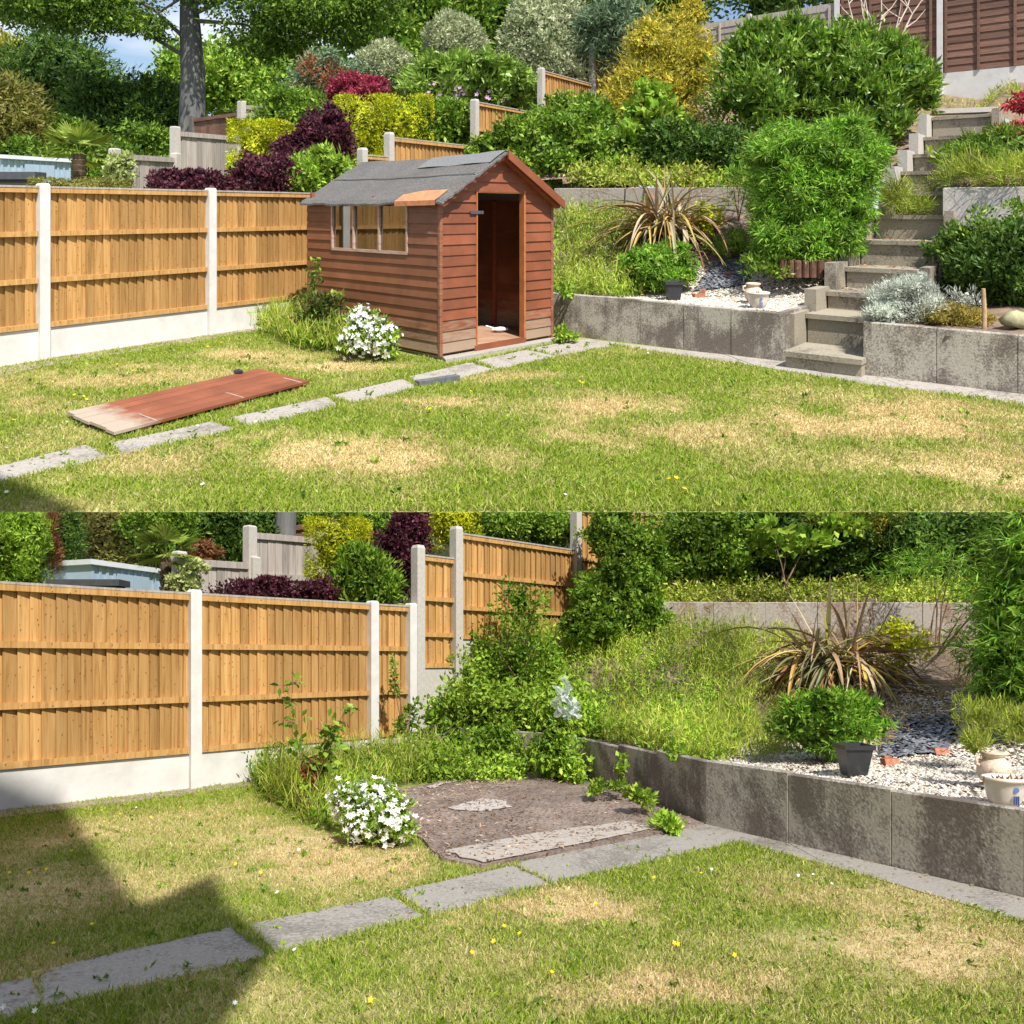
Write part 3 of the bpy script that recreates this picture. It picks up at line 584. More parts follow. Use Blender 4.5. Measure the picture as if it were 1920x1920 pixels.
GA = [A.gr(1110, 548, .5), A.gr(1130, 520, .55), A.gr(1200, 528, .6), A.gr(1300, 520, .66), A.gr(1400, 515, .7), A.gr(1560, 500, .75), A.gr(1545, 548, .55), A.gr(1480, 583, .5), A.gr(1300, 568, .5), A.gr(1150, 556, .5)]
pebbles(A, 13000, GA, .020, 'gravel', 'white gravel on the bed behind the low wall, upper garden', 'gravel', M_PEB)
GB = [B.gr(1350, 1424, .45), B.gr(1330, 1400, .45), B.gr(1400, 1375, .5), B.gr(1640, 1345, .58), B.gr(1780, 1360, .55), B.gr(1960, 1350, .55), B.gr(1990, 1520, .45), B.gr(1700, 1478, .45), B.gr(1500, 1445, .45)]
pebbles(B, 17000, GB, .016, 'gravel', 'white gravel on the bed behind the low wall, lower garden', 'gravel', M_PEB)
pebbles(A, 1300, [A.pt(1300, 505, 9.6)[:2], A.pt(1340, 480, 10.2)[:2], A.pt(1420, 480, 10.2)[:2], A.pt(1400, 520, 9.6)[:2]], .035, 'slate_chips', 'dark slate chips beside the dwarf shrub, upper garden', 'slate', M_SLATE, .02, .25)
pebbles(B, 1100, [B.pt(1650, 1385, 6.0)[:2], B.pt(1660, 1320, 6.9)[:2], B.pt(1800, 1310, 6.9)[:2], B.pt(1770, 1370, 6.0)[:2]], .03, 'slate_chips', 'dark slate chips beside the dwarf shrub, lower garden', 'slate', M_SLATE, .02, .25)

# ================================================================== garden steps (upper garden)
ST = [(2.66, 7.60, .17), (3.14, 8.30, .444), (3.52, 8.70, .64), (3.90, 9.10, .88), (4.25, 9.50, 1.18), (4.61, 9.90, 1.48), (5.08, 10.3, 1.78), (5.40, 10.8, 2.08), (5.80, 11.25, 2.35), (6.19, 11.7, 2.64), (6.58, 12.2, 3.0)]
wu = (.777, -.63); wn_ = (.63, .777)
t = thing(A, 'garden_steps', 'flight of weathered concrete steps climbing the bank between the bamboo and the block wall', 'steps', (3.0, 7.5, 0))
SM = STEPM(A)
for i, (x, y, z) in enumerate(ST):
    wd = .72 if i == 0 else (.80 if i < 3 else .84); pz = ST[i-1][2] if i else 0
    m = MB(); m.fbox((x, y), wu, wn_, .0, wd, -.035, .62, z-.05, z, random.random()); m.build(A, 'tread', SM, t)
    m = MB(); m.fbox((x, y), wu, wn_, .012, wd-.012, .0, .6, pz-.06, z-.052, random.random()); m.build(A, 'riser', SM, t)
    if i > 0:
        m = MB(); m.fbox((x, y), wu, wn_, -.13, -.004, -.06-.3, .10, pz-.3, z+.03+random.uniform(-.02, .05)); m.build(A, 'side_block', STEPM(A) if i < 7 else PC(A), t)
    if i > 2:
        m = MB(); m.fbox((x, y), wu, wn_, wd+.004, wd+.10, -.05-.28, .12, pz-.2, z+.02+random.uniform(-.02, .04)); m.build(A, 'side_block', STEPM(A), t)
P = []
for (x, y, z) in ST[2:]:
    for k in range(60): a, b = random.uniform(0, .84), random.uniform(.05, .45)**.8; P.append((x+wu[0]*a+wn_[0]*b, y+wu[1]*a+wn_[1]*b, z+.006))
P = np.array(P); n_ = len(P); tag(leafobj(A, 'leaf_litter', quads(P, norm(RNG.normal(size=(n_, 3))*[1, 1, .15]), norm(RNG.normal(size=(n_, 3))*.3+[0, 0, 1]), .05, .022), leaf('step_litter', [(.30, .14, .07), (.42, .25, .13), (.2, .1, .05)], trans=0), (4, 9, 1)), 'dry brown leaves fallen on the concrete steps', 'leaf litter', kind='stuff')
m = MB(); m.fbox((6.9, 12.7), unit((.9, -.3)), unit((.3, .9)), 0, .9, 0, .3, 3.12, 3.2); o = m.build(A, 'loose_slab', PC(A)); tag(o, 'loose pale slab lying on the soil above the top step', 'slab')
# soil strip / cheek between low wall and steps
m = MB(); m.fbox((2.746, 7.89), wn_, (-wn_[1], wn_[0]), .0, .75, .0, .07, 0, .5); o = m.build(A, 'cheek_wall', WALLM(A)); tag(o, 'short concrete cheek wall at the left of the lowest step', 'wall')
m = MB(); m.fbox(A.gr(1619, 704), wn_, (-wn_[1], wn_[0]), .0, 1.2, -.07, .0, 0, .498); o = m.build(A, 'cheek_wall', WALLM(A)); tag(o, 'concrete cheek wall at the right of the lowest step', 'wall')

# ================================================================== the shed (upper garden)
RW = wood(A, 'red_painted_wood', (.27, .075, .037), (.33, .10, .05), (.19, .05, .027), False, .6, True)
def faded(name, base, cl):
    m, n, l, b = nodes(name); at = n.new('ShaderNodeAttribute'); at.attribute_name = 'tone'; c = coords(n, l, A, (4, 4, 26)); z = noise(n, l, c, 1.5, 5, .7); c2 = coords(n, l, A); z2 = noise(n, l, c2, 3, 4)
    ad = n.new('ShaderNodeMath'); ad.operation = 'MULTIPLY_ADD'; l.new(z.outputs[0], ad.inputs[0]); ad.inputs[1].default_value = .9; l.new(at.outputs['Fac'], ad.inputs[2])
    r = ramp(n, [(.62, (0, 0, 0)), (1.0, (1, 1, 1))]); l.new(ad.outputs[0], r.inputs[0])
    rr = ramp(n, [(.3, tuple(q*.72 for q in base)), (.7, tuple(q*1.18 for q in base))]); l.new(z2.outputs[0], rr.inputs[0])
    g = n.new('ShaderNodeNewGeometry'); hs = n.new('ShaderNodeHueSaturation'); mr = n.new('ShaderNodeMapRange'); mr.inputs['To Min'].default_value = .8; mr.inputs['To Max'].default_value = 1.15; l.new(g.outputs['Random Per Island'], mr.inputs[0]); l.new(mr.outputs[0], hs.inputs['Value']); l.new(rr.outputs[0], hs.inputs['Color'])
    mm = mix(n, l, r.outputs[0], hs.outputs[0], cl); l.new(mm.outputs[0], b.inputs['Base Color']); b.inputs['Roughness'].default_value = .55; bump(n, l, b, z, .25, .02); return m
RF = faded('weathered_red_paint', (.235, .072, .032), (.31, .22, .155))
RL = faded('browner_red_paint', (.215, .083, .038), (.29, .205, .14))
N0 = (-.743, 8.035); E1 = unit((1.206, 1.235)); E2 = (-E1[1], E1[0]); WF, WL = 1.726, 2.56; EZ, RZ, BZ = 1.66, 2.16, .06
shed = thing(A, 'garden_shed', 'weathered red wooden shed with a grey felt roof and open doorway', 'shed', (N0[0], N0[1], 0))
at2 = lambda a, b: (N0[0]+E1[0]*a+E2[0]*b, N0[1]+E1[1]*a+E2[1]*b)
neg = lambda v: (-v[0], -v[1])
def clad(O, u, out, L, holes, gable, mat, name, fade=1.0):
    """ship-lap boards: each a real wedge, proud at its lower edge"""
    mb = MB(); z = BZ; pitch = .112
    while z < (RZ-.03 if gable else EZ-.01):
        z1 = min(z+pitch, RZ if gable else EZ); lo, hi = 0, L
        segs = [(0, L)]
        for (h0, h1, hz0, hz1) in holes:
            if z1 > hz0+.03 and z < hz1-.03:
                ns_ = []
                for (s0, s1) in segs:
                    if h0 > s0: ns_.append((s0, min(s1, h0)))
                    if h1 < s1: ns_.append((max(s0, h1), s1))
                segs = ns_
        for (s0, s1) in segs:
            def lim(zz):
                if not gable or zz <= EZ: return s0, s1
                d = (zz-EZ)/(RZ-EZ)*L/2; return max(s0, d), min(s1, L-d)
            l0, l1 = lim(z), lim(z1)
            if l0[1]-l0[0] < .02: continue
            t0, t1 = l1 if l1[1] > l1[0] else ((l1[0]+l1[1])/2-.001, (l1[0]+l1[1])/2+.001)
            q0, q1 = .020+random.uniform(-.003, .003), .006
            P = []
            for (a, b, zz) in ((l0[0], q0, z), (l0[1], q0, z), (l0[1], -.012, z), (l0[0], -.012, z), (t0, q1, z1+.004), (t1, q1, z1+.004), (t1, -.012, z1+.004), (t0, -.012, z1+.004)):
                P.append((O[0]+u[0]*a+out[0]*b, O[1]+u[1]*a+out[1]*b, zz))
            wear = max(0, .62-(z-BZ)*1.6) if z < .4 else max(0, random.gauss(.02, .06)); mb.hexa(P, wear*fade)
        z += pitch
    o = mb.build(A, name, mat, shed); return o
DO = (.50, 1.235, .07, 1.76); WO = (.52, 1.99, 1.08, 1.62)
clad(N0, E1, neg(E2), WF, [DO], True, RF, 'front_wall')
clad(N0, E2, neg(E1), WL, [WO], False, RL, 'side_wall', .8)
clad(at2(WF, 0), E2, E1, WL, [], False, RF, 'side_wall'); clad(at2(0, WL), E1, E2, WF, [], True, RF, 'back_wall')
m = MB(); m.fbox(N0, E1, E2, 0.02, WF-.02, .02, WL-.02, .04, .085); m.build(A, 'floor', wood(A, 'floor_wood', (.34, .20, .13), (.44, .28, .19), (.22, .12, .08), False, .8, True), shed)
m = MB(); m.fbox(N0, E1, E2, DO[0]-.03, DO[1]+.03, -.03, .02, .03, .085); m.build(A, 'threshold', RF, shed)
for (a, b) in ((-.022, -.022), (WF-.018, -.022)): m = MB(); m.fbox(N0, E1, E2, a, a+.04, b, b+.03, BZ-.03, EZ+.02, .25); m.build(A, 'corner_trim', RF, shed)
m = MB(); m.fbox(N0, E1, E2, DO[0]-.005, DO[0]+.012, -.024, .045, .085, DO[3]); m.fbox(N0, E1, E2, DO[1]-.004, DO[1]+.024, -.03, .045, .085, DO[3]); m.fbox(N0, E1, E2, DO[0]-.0, DO[1]+.02, -.014, .04, DO[3]-.03, DO[3]+.01)
m.build(A, 'door_frame', plain('orange_wood', (.40, .14, .05), .6, A, .2, 10), shed)
m = MB()          # inside studs
for a in (.02, .6, 1.15, 1.68): m.fbox(N0, E1, E2, a, a+.04, WL-.06, WL-.02, .09, EZ+.1)
for b in (.3, .9, 1.5, 2.1): m.fbox(N0, E1, E2, WF-.06, WF-.02, b, b+.04, .09, EZ)
m.fbox(N0, E1, E2, .03, WF-.03, 1.2, 1.24, EZ-.02, EZ+.04); m.build(A, 'stud', RW, shed)
m = MB(); m.fbox(N0, E1, E2, DO[0]-.10, DO[0]+.07, -.034, -.026, 1.50, 1.535); m.lathe((*at2(DO[0]+.07, -.03), 1.50), [(.017, 0), (.017, .034)], 10); m.build(A, 'hasp', plain('grey_metal', (.20, .20, .22), .4, A, .1, 10, .8), shed)
# window
win = MB(); wf = WO
for (a0, a1, z0, z1) in ((wf[0], wf[1], wf[2]-.02, wf[2]+.012), (wf[0], wf[1], wf[3]-.01, wf[3]+.02), (wf[0]-.005, wf[0]+.02, wf[2], wf[3]), (wf[1]-.02, wf[1]+.005, wf[2], wf[3]), (1.02, 1.045, wf[2], wf[3]), (1.52, 1.545, wf[2], wf[3])):
    win.fbox(N0, E2, neg(E1), a0, a1, -.03, .026, z0, z1, .35)
wo = win.build(A, 'window', faded('window_paint', (.36, .17, .11), (.52, .44, .38)), shed)
gm, gn, gl, gb = nodes('window_glass'); g1 = gn.new('ShaderNodeBsdfGlossy'); g1.inputs['Roughness'].default_value = .02; g1.inputs[0].default_value = (.8, .8, .8, 1); g2 = gn.new('ShaderNodeBsdfTransparent'); g2.inputs[0].default_value = (.5, .5, .47, 1); g3 = gn.new('ShaderNodeMixShader'); g3.inputs[0].default_value = .33; gl.new(g2.outputs[0], g3.inputs[1]); gl.new(g1.outputs[0], g3.inputs[2]); gl.new(g3.outputs[0], gn['Material Output'].inputs[0])
for (a0, a1) in ((.54, 1.02), (1.045, 1.52), (1.545, 1.97)):
    m = MB(); m.fbox(N0, E2, neg(E1), a0, a1, -.004, .0, wf[2]+.012, wf[3]-.01); p = m.build(A, 'pane', gm, wo, base=(N0[0], N0[1], 0)); 
# roof : two sagging slopes with ragged felt edges
fm, fn_, fl, fb = nodes('roof_felt'); c = coords(fn_, fl, A); z1 = noise(fn_, fl, c, 90, 2, .8); z2 = noise(fn_, fl, c, 2.5, 4); r = ramp(fn_, [(.3, (.042, .040, .038)), (.52, (.105, .10, .095)), (.75, (.27, .26, .245))]); fl.new(z1.outputs[0], r.inputs[0])
q = mix(fn_, fl, .35, r.outputs[0], z2.outputs[0], 'OVERLAY'); fl.new(q.outputs[0], fb.inputs['Base Color']); fb.inputs['Roughness'].default_value = .9; bump(fn_, fl, fb, z1, .7, .02)
def slope(side):
    m = MB(); na, nb = 22, 40; th = .022
    def P(i, j, k):
        s = i/na; b = -.13+(WL+.2)*j/nb; a = (WF/2)-(WF/2+.075)*s if side < 0 else WF/2+(WF/2+.075)*s
        z = RZ+.035-(RZ-EZ+.05)*s-.02*math.sin(math.pi*s)*0-.022*math.sin(math.pi*j/nb)*(1-s*.4)+.004*math.sin(j*.6+i*.3)+.002*math.sin(i*1.1+j*.23)
        if s > .96: z -= .016+.004*math.sin(j*.9)+.003*math.sin(j*2.1)
        if j == 0: z -= .02+.008*math.sin(i*2.7); b += .012*math.sin(i*1.9)
        x, y = at2(a, b); return (x, y, z-th*k)
    V = [P(i, j, k) for k in (0, 1) for i in range(na+1) for j in range(nb+1)]; w_ = nb+1; o_ = (na+1)*w_; Fc = []
    for i in range(na):
        for j in range(nb): Fc += [(i*w_+j, i*w_+j+1, (i+1)*w_+j+1, (i+1)*w_+j), (o_+i*w_+j, o_+(i+1)*w_+j, o_+(i+1)*w_+j+1, o_+i*w_+j+1)]
    for i in range(na): Fc += [(i*w_, (i+1)*w_, o_+(i+1)*w_, o_+i*w_), (i*w_+nb, o_+i*w_+nb, o_+(i+1)*w_+nb, (i+1)*w_+nb)]
    for j in range(nb): Fc += [(na*w_+j, na*w_+j+1, o_+na*w_+j+1, o_+na*w_+j), (j, o_+j, o_+j+1, j+1)]
    m.add(V, Fc); return m.build(A, 'roof', fm, shed)
r1 = slope(-1); r2 = slope(1)
def roofpt(a, b, dz=0):
    s = abs(a-WF/2)/(WF/2+.075); x, y = at2(a, b); return (x, y, RZ+.035-(RZ-EZ+.05)*s-.022*math.sin(math.pi*(b+.13)/(WL+.2))*(1-s*.4)+dz)
m = MB(); V = [roofpt(a, b, .012+.004*math.sin(a*30+b*9)) for a in (.865, .74, .62) for b in np.linspace(-.1, 1.15, 14)]; n_ = 14
m.add(V, [(i*n_+j, i*n_+j+1, (i+1)*n_+j+1, (i+1)*n_+j) for i in range(2) for j in range(n_-1)]); m.build(A, 'felt_patch', plain('pale_felt', (.165, .17, .172), .7, A, .2, 40), shed)
m = MB(); V = [roofpt(a, b, .004) for a in (.415, .40) for b in np.linspace(-.1, 2.6, 24)]; n_ = 24
m.add([(x, y, z+.006) for x, y, z in V], [(j, j+1, n_+j+1, n_+j) for j in range(n_-1)]); m.build(A, 'felt_seam', plain('dark_felt', (.05, .05, .052), .9, A), shed)
m = MB(); V = []           # torn eave showing the bare board
for k, b in enumerate(np.linspace(-.02, .66, 9)): V += [roofpt(.10 if k < 6 else .10-.02*(k-5), b, .012), roofpt(-.085, b, .008), roofpt(-.085, b, -.045)]
m.add(V, [(k*3+q, k*3+q+1, k*3+4+q, k*3+3+q) for k in range(8) for q in (0, 1)]); m.build(A, 'torn_eave_board', plain('bare_board', (.50, .21, .10), .7, A, .25, 16), shed)
m = MB()                    # barge board on the right half of the gable, stub at the ridge
V = []
for s in (0, .35, .7, 1.0):
    a = WF/2+(WF/2+.085)*s; z = RZ+.03-(RZ-EZ+.05)*s
    for (b, dz) in ((-.15, .015), (-.15, -.085), (-.128, -.085), (-.128, .015)): V.append((*at2(a, b), z+dz))
m.add(V, [(k*4+q, k*4+(q+1) % 4, k*4+4+(q+1) % 4, k*4+4+q) for k in range(3) for q in range(4)]+[(3, 2, 1, 0), (12, 13, 14, 15)]); m.build(A, 'barge_board', RF, shed)
m = MB(); m.fbox(N0, E1, E2, 0, WF, -.1, .02, EZ-.03, EZ+.0); V = []
m = MB()
for s0, s1, sg in ((0, 1, -1), (0, 1, 1)):
    V = []
    for s in (0, 1):
        a = WF/2+sg*(WF/2+.05)*s; z = RZ+.01-(RZ-EZ+.05)*s
        for (b, dz) in ((-.10, 0), (-.10, -.045), (-.02, -.045), (-.02, 0)): V.append((*at2(a, b), z-.012+dz))
    m.add(V, [(q, (q+1) % 4, 4+(q+1) % 4, 4+q) for q in range(4)]+[(3, 2, 1, 0), (4, 5, 6, 7)])
m.build(A, 'rafter', RW, shed)
# bearers and base under the shed
m = MB(); m.fbox(N0, E1, E2, .05, WF-.05, .05, WL-.05, -.02, .04); m.build(A, 'bearer', RW, shed)
q = [at2(-.06, -.16), at2(WF+.1, -.16), at2(WF+.1, WL), at2(.02, WL), at2(.02, -.02)]
m = MB(); m.prism(q, -.05, .028); tag(m.build(A, 'slab_base', SLABM(A)), 'pale concrete base slab under the red shed', 'slab')
# white scoop on the shed floor
c = at2(1.33, .46); m = MB(); m.rock((c[0], c[1], .12), .075, 4, (1.3, .9, .38)); m.tube([(c[0]-.08, c[1]+.02, .13), (c[0]-.17, c[1]+.06, .15)], .01, 8)
tag(m.build(A, 'plastic_scoop', plain('white_plastic', (.85, .86, .9), .35, A, .03)), 'white plastic scoop lying on the shed floor in the doorway', 'scoop')

# ------------------------------------------------------------------ detached shed door on the grass
dc = [A.gr(125, 775, .05), A.gr(485, 693, .05), A.gr(580, 717, .05), A.gr(218, 813, .05)]
door = thing(A, 'shed_door', 'red boarded shed door lying flat on the grass, its left end bleached', 'door', (dc[0][0], dc[0][1], .03))
DRF = faded('door_paint', (.25, .078, .038), (.40, .33, .26))
def dp(s, t, z): a = [dc[0][k]*(1-s)+dc[1][k]*s for k in (0, 1)]; b = [dc[3][k]*(1-s)+dc[2][k]*s for k in (0, 1)]; return (a[0]*(1-t)+b[0]*t, a[1]*(1-t)+b[1]*t, z)
nb_ = 6; m = MB()
for k in range(nb_):
    t0, t1 = k/nb_+.004, (k+1)/nb_-.004; e0 = random.uniform(-.008, .008); zz = .04+random.uniform(0, .004); N_ = 14
    V = []
    for i in range(N_+1):
        s = e0+(1-e0)*i/N_
        for (t_, z_) in ((t0, zz), (t1, zz), (t1, zz+.02), (t0, zz+.02)): V.append(dp(s, t_, z_))
    b0 = len(m.v); m.v += V; m.a += [max(0, .85-(i/N_)*3.6)+.03 for i in range(N_+1) for _ in range(4)]
    m.f += [(b0+i*4+q_, b0+i*4+(q_+1) % 4, b0+i*4+4+(q_+1) % 4, b0+i*4+4+q_) for i in range(N_) for q_ in range(4)]+[(b0, b0+3, b0+2, b0+1), tuple(b0+N_*4+j for j in range(4))]
m.build(A, 'boards', DRF, door)
for s in (.12, .55, .93):
    m = MB(); m.hexa([dp(s-.035, .02, .012), dp(s+.035, .02, .012), dp(s+.035, .98, .012), dp(s-.035, .98, .012), dp(s-.035, .02, .038), dp(s+.035, .02, .038), dp(s+.035, .98, .038), dp(s-.035, .98, .038)]); m.build(A, 'batten', RW, door)
for s in (.17, .60, .95):
    m = MB(); m.hexa([dp(s-.004, .66, .062), dp(s+.004, .66, .062), dp(s+.004, .99, .062), dp(s-.004, .99, .062), dp(s-.004, .66, .068), dp(s+.004, .66, .068), dp(s+.004, .99, .068), dp(s-.004, .99, .068)], .5); m.build(A, 'hinge_line', DRF, door)
c = dp(.86, .03, .065); m = MB(); m.rock((c[0], c[1], c[2]+.015), .032, 8, (1.3, .8, .7)); m.build(A, 'latch', plain('black_metal', (.03, .03, .035), .4, A), door)
for G, Q in ((A, QA), (B, QB)):
    P = np.array([(q[0][0]*(1-u_)*(1-v_)+q[1][0]*u_*(1-v_)+q[-2][0]*u_*v_+q[-1][0]*(1-u_)*v_, q[0][1]*(1-u_)*(1-v_)+q[1][1]*u_*(1-v_)+q[-2][1]*u_*v_+q[-1][1]*(1-u_)*v_, .014) for q in Q for u_, v_ in [(random.random(), random.random()**2) for _ in range(26)]]); n_ = len(P)
    tag(leafobj(G, 'leaf_litter', quads(P, norm(RNG.normal(size=(n_, 3))*[1, 1, .08]), norm(RNG.normal(size=(n_, 3))*.2+[0, 0, 1]), .03*RNG.uniform(.3, 1.5, n_), .010), leaf('path_litter', [(.12, .08, .05), (.34, .24, .13), (.16, .17, .05), (.45, .38, .25)], trans=0), (0, 5, .01)), 'bits of dry leaf and grass scattered on the slabs of the %s path' % G.tag, 'leaf litter', kind='stuff')
# dark kerb stone beside the path
c0, c1 = A.gr(783, 728), A.gr(858, 716); u = unit(sub(c0, c1)); m = MB(); m.fbox(c0, u, (-u[1], u[0]), 0, .42, -.03, .05, .0, .062); tag(m.build(A, 'kerb_stone', plain('dark_stone', (.11, .115, .125), .8, A, .3, 20)), 'dark broken kerb stone on the lawn side of the path before the shed', 'stone')

# ================================================================== shed base of the lower garden
def gpoly(G, pts, z0, z1, name, mat, n=0, jit=.02):
    q = [G.gr(*p) for p in pts]; e = []
    for a, b in zip(q, q[1:]+q[:1]):
        k = max(1, int(math.dist(a, b)/.08))
        for j in range(k): t_ = j/k; w_ = random.uniform(-jit, jit) if j else 0; e.append((a[0]+(b[0]-a[0])*t_+w_, a[1]+(b[1]-a[1])*t_+w_))
    m = MB(); m.prism(e, z0, z1); return m.build(G, name, mat), q
dm, dn, dl, db = nodes('dirty_base'); c = coords(dn, dl, B); z1 = noise(dn, dl, c, 42, 4, .8); z2 = noise(dn, dl, c, 2.4, 4, .6, .5)
r = ramp(dn, [(.25, (.13, .10, .08)), (.5, (.31, .25, .215)), (.62, (.45, .38, .335)), (.75, (.62, .56, .5))]); dl.new(z1.outputs[0], r.inputs[0]); r2_ = ramp(dn, [(.35, (.55, .5, .48)), (.7, (1.05, 1, .98))]); dl.new(z2.outputs[0], r2_.inputs[0]); q = mix(dn, dl, 1.0, r.outputs[0], r2_.outputs[0], 'MULTIPLY'); dl.new(q.outputs[0], db.inputs['Base Color']); db.inputs['Roughness'].default_value = .95; bump(dn, dl, db, z1, .8, .01)
o, SB = gpoly(B, [(745, 1487), (860, 1462), (1000, 1438), (1100, 1462), (1200, 1503), (1320, 1549), (1120, 1590), (903, 1630), (826, 1614), (772, 1560)], -.05, .024, 'shed_base', dm, jit=.008)
tag(o, 'dirty bare concrete base where a shed stood, lower garden', 'slab')
o, _ = gpoly(B, [(830, 1606), (1000, 1572), (1180, 1548), (1230, 1560), (1100, 1588), (905, 1627)], .031, .036, 'kerb_strip', concrete(B, 'pale_kerb', (.44, .39, .34), (.24, .20, .175), .36, 3, 40)); tag(o, 'pale concrete strip along the front edge of the bare shed base', 'slab')
for (pts, lb) in (([(800, 1481), (830, 1473), (862, 1467), (858, 1470), (828, 1477), (806, 1485)], 'thin white mortar strip at the back of the bare base'), ([(840, 1522), (905, 1504), (950, 1510), (960, 1520), (900, 1528)], 'white mortar patch in the middle of the bare base')):
    o, _ = gpoly(B, pts, .031, .034, 'mortar_patch', concrete(B, 'worn_mortar', (.50, .45, .41), (.25, .20, .175), .34, 4, 30), jit=.035); tag(o, lb, 'mortar patch')
# leaf litter on the base
n_ = 3200; X = RNG.uniform(-1.0, 1.7, n_*3); Y = RNG.uniform(4.2, 8.4, n_*3); k = inpoly(X, Y, SB) & (RNG.random(n_*3) < .15+.8*fbm(X*2, Y*2, 4)); X, Y = X[k][:n_], Y[k][:n_]; m_ = len(X)
T = norm(np.stack([RNG.normal(size=m_), RNG.normal(size=m_), RNG.uniform(-.1, .25, m_)], 1)); V = quads(np.stack([X, Y, np.full(m_, .036)], 1), T, np.tile([0, 0, 1.0], (m_, 1))+RNG.normal(size=(m_, 3))*.3, .04*RNG.uniform(.4, 1.4, m_), .012)
tag(leafobj(B, 'leaf_litter', V, leaf('litter', [(.10, .06, .04), (.22, .12, .07), (.36, .22, .13), (.5, .42, .34)], trans=0), (0, 5, .03)), 'brown leaf litter scattered over the bare shed base', 'leaf litter', kind='stuff')

# ================================================================== pots, bag, stones
def pots(G, P, lab):
    (bx, by, bw_, bh), (wx, wy, ww, wh), (jx, jy, jw, jh) = P
    z = float(bz(G, bx, by)[0])+.01
    t = thing(G, 'plant_pot', 'square tapered black plastic pot on the gravel, %s' % lab, 'plant pot', (bx, by, z)); m = MB(); a, b = bw_*.32, bw_*.46
    V = [(bx+sx*q, by+sy*q, z+zz) for (q, zz) in ((a, 0), (b, bh*.86), (b*1.14, bh*.86), (b*1.14, bh), (b*1.0, bh), (b*.92, bh*.8)) for sx, sy in ((-1, -1), (1, -1), (1, 1), (-1, 1))]
    m.add(V, [(3, 2, 1, 0)]+[(i*4+k, i*4+(k+1) % 4, i*4+4+(k+1) % 4, i*4+4+k) for i in range(5) for k in range(4)]); m.build(G, 'pot', plain('black_plastic', (.035, .037, .042), .4, G, .1), t)
    m = MB(); m.box(bx-b*.9, bx+b*.9, by-b*.9, by+b*.9, z+bh*.7, z+bh*.82); m.build(G, 'compost', SOIL(G), t)
    z = float(bz(G, wx, wy)[0])+.008; r_ = ww/2
    t = thing(G, 'ceramic_pot', 'cream ribbed ceramic pot with a small blue emblem on the gravel, %s' % lab, 'plant pot', (wx, wy, z)); m = MB()
    m.lathe((wx, wy, z), [(r_*.62, 0), (r_*.78, wh*.25), (r_*.9, wh*.6), (r_*.95, wh*.85), (r_*1.06, wh*.87), (r_*1.08, wh*.98), (r_*1.0, wh), (r_*.9, wh*.86)], 28); m.build(G, 'pot', plain('cream_glaze', (.66, .61, .52), .3, G, .05, 6), t, smooth=True)
    m = MB(); m.lathe((wx, wy, z+wh*.8), [(r_*.9, 0), (r_*.9, .004)], 20); m.build(G, 'compost', SOIL(G), t)
    V = quads(np.stack([wx+RNG.normal(size=24)*r_*.4, wy+RNG.normal(size=24)*r_*.4, np.full(24, z+wh*.8)], 1), norm(RNG.normal(size=(24, 3))*.5+[0, 0, 1]), RNG.normal(size=(24, 3)), .05, .012); leafobj(G, 'withered_plant', V, L_RUST, (wx, wy, z), t)
    m = MB(); m.lathe((0, 0, 0), [(r_*.13, 0), (r_*.13, .002)], 14); m.v = [(wx+x, wy-r_*.915-zz, z+wh*.62+y) for x, y, zz in m.v]
    for dx in (-.10, 0, .10): m.fbox((wx+dx*r_, wy-r_*.86), (1, 0), (0, 1), -.0016, .0016, -.012, 0, z+wh*.12, z+wh*.42)
    m.build(G, 'emblem', plain('blue_glaze', (.10, .17, .42), .3, G, .05), t)
    z = float(bz(G, jx, jy)[0])+.008; r_ = jw/2
    t = thing(G, 'clay_jug', 'round tan clay jug behind the cream pot, %s' % lab, 'jug', (jx, jy, z)); m = MB()
    m.lathe((jx, jy, z+jh*.12), [(r_*.5, 0), (r_*.85, jh*.12), (r_*1.0, jh*.35), (r_*.92, jh*.56), (r_*.62, jh*.68), (r_*.6, jh*.74), (r_*.8, jh*.80), (r_*.82, jh*.86), (r_*.6, jh*.88), (r_*.5, jh*.7)], 26)
    jm = concrete(G, 'mottled_clay', (.62, .50, .38), (.42, .22, .13), .34, 9, 60); m.build(G, 'body', jm, t, smooth=True)
    m = MB(); m.tube([(jx-r_*.6, jy, z+jh*.88), (jx-r_*1.12, jy, z+jh*.82), (jx-r_*1.15, jy, z+jh*.66), (jx-r_*.85, jy, z+jh*.6)], r_*.12, 8); m.build(G, 'handle', jm, t, smooth=True)
    m = MB(); m.rock((jx, jy, z+.01), r_*1.05, 5, (1, 1, .25)); m.build(G, 'stand_stone', plain('grey_stone', (.33, .31, .27), .9, G), t)
pots(A, [(1.90, 9.18, .21, .22), (2.66, 8.42, .235, .175), (2.72, 8.78, .20, .24)], 'upper garden')
pots(B, [(2.23, 5.08, .19, .20), (2.62, 4.14, .21, .155), (2.86, 4.62, .185, .215)], 'lower garden')
def bricks(G, spots, lab):
    for i, (px, row, y, s, a) in enumerate(spots):
        x, y, _ = G.pt(px, row, y); z = float(bz(G, x, y)[0])+.01; m = MB(); ca, sa = math.cos(a), math.sin(a); m.fbox((x, y), (ca, sa), (-sa, ca), -s*1.1, s*1.1, -s*.5, s*.5, z-.01, z+s*.65)
        o = m.build(G, 'brick', plain('brick_red', (.36, .15, .09), .9, G, .3, 30), tilt=True); tag(o, 'weathered red brick lying in the slate chips, %s garden' % lab, 'brick', 'loose bricks by the slate, %s' % lab)
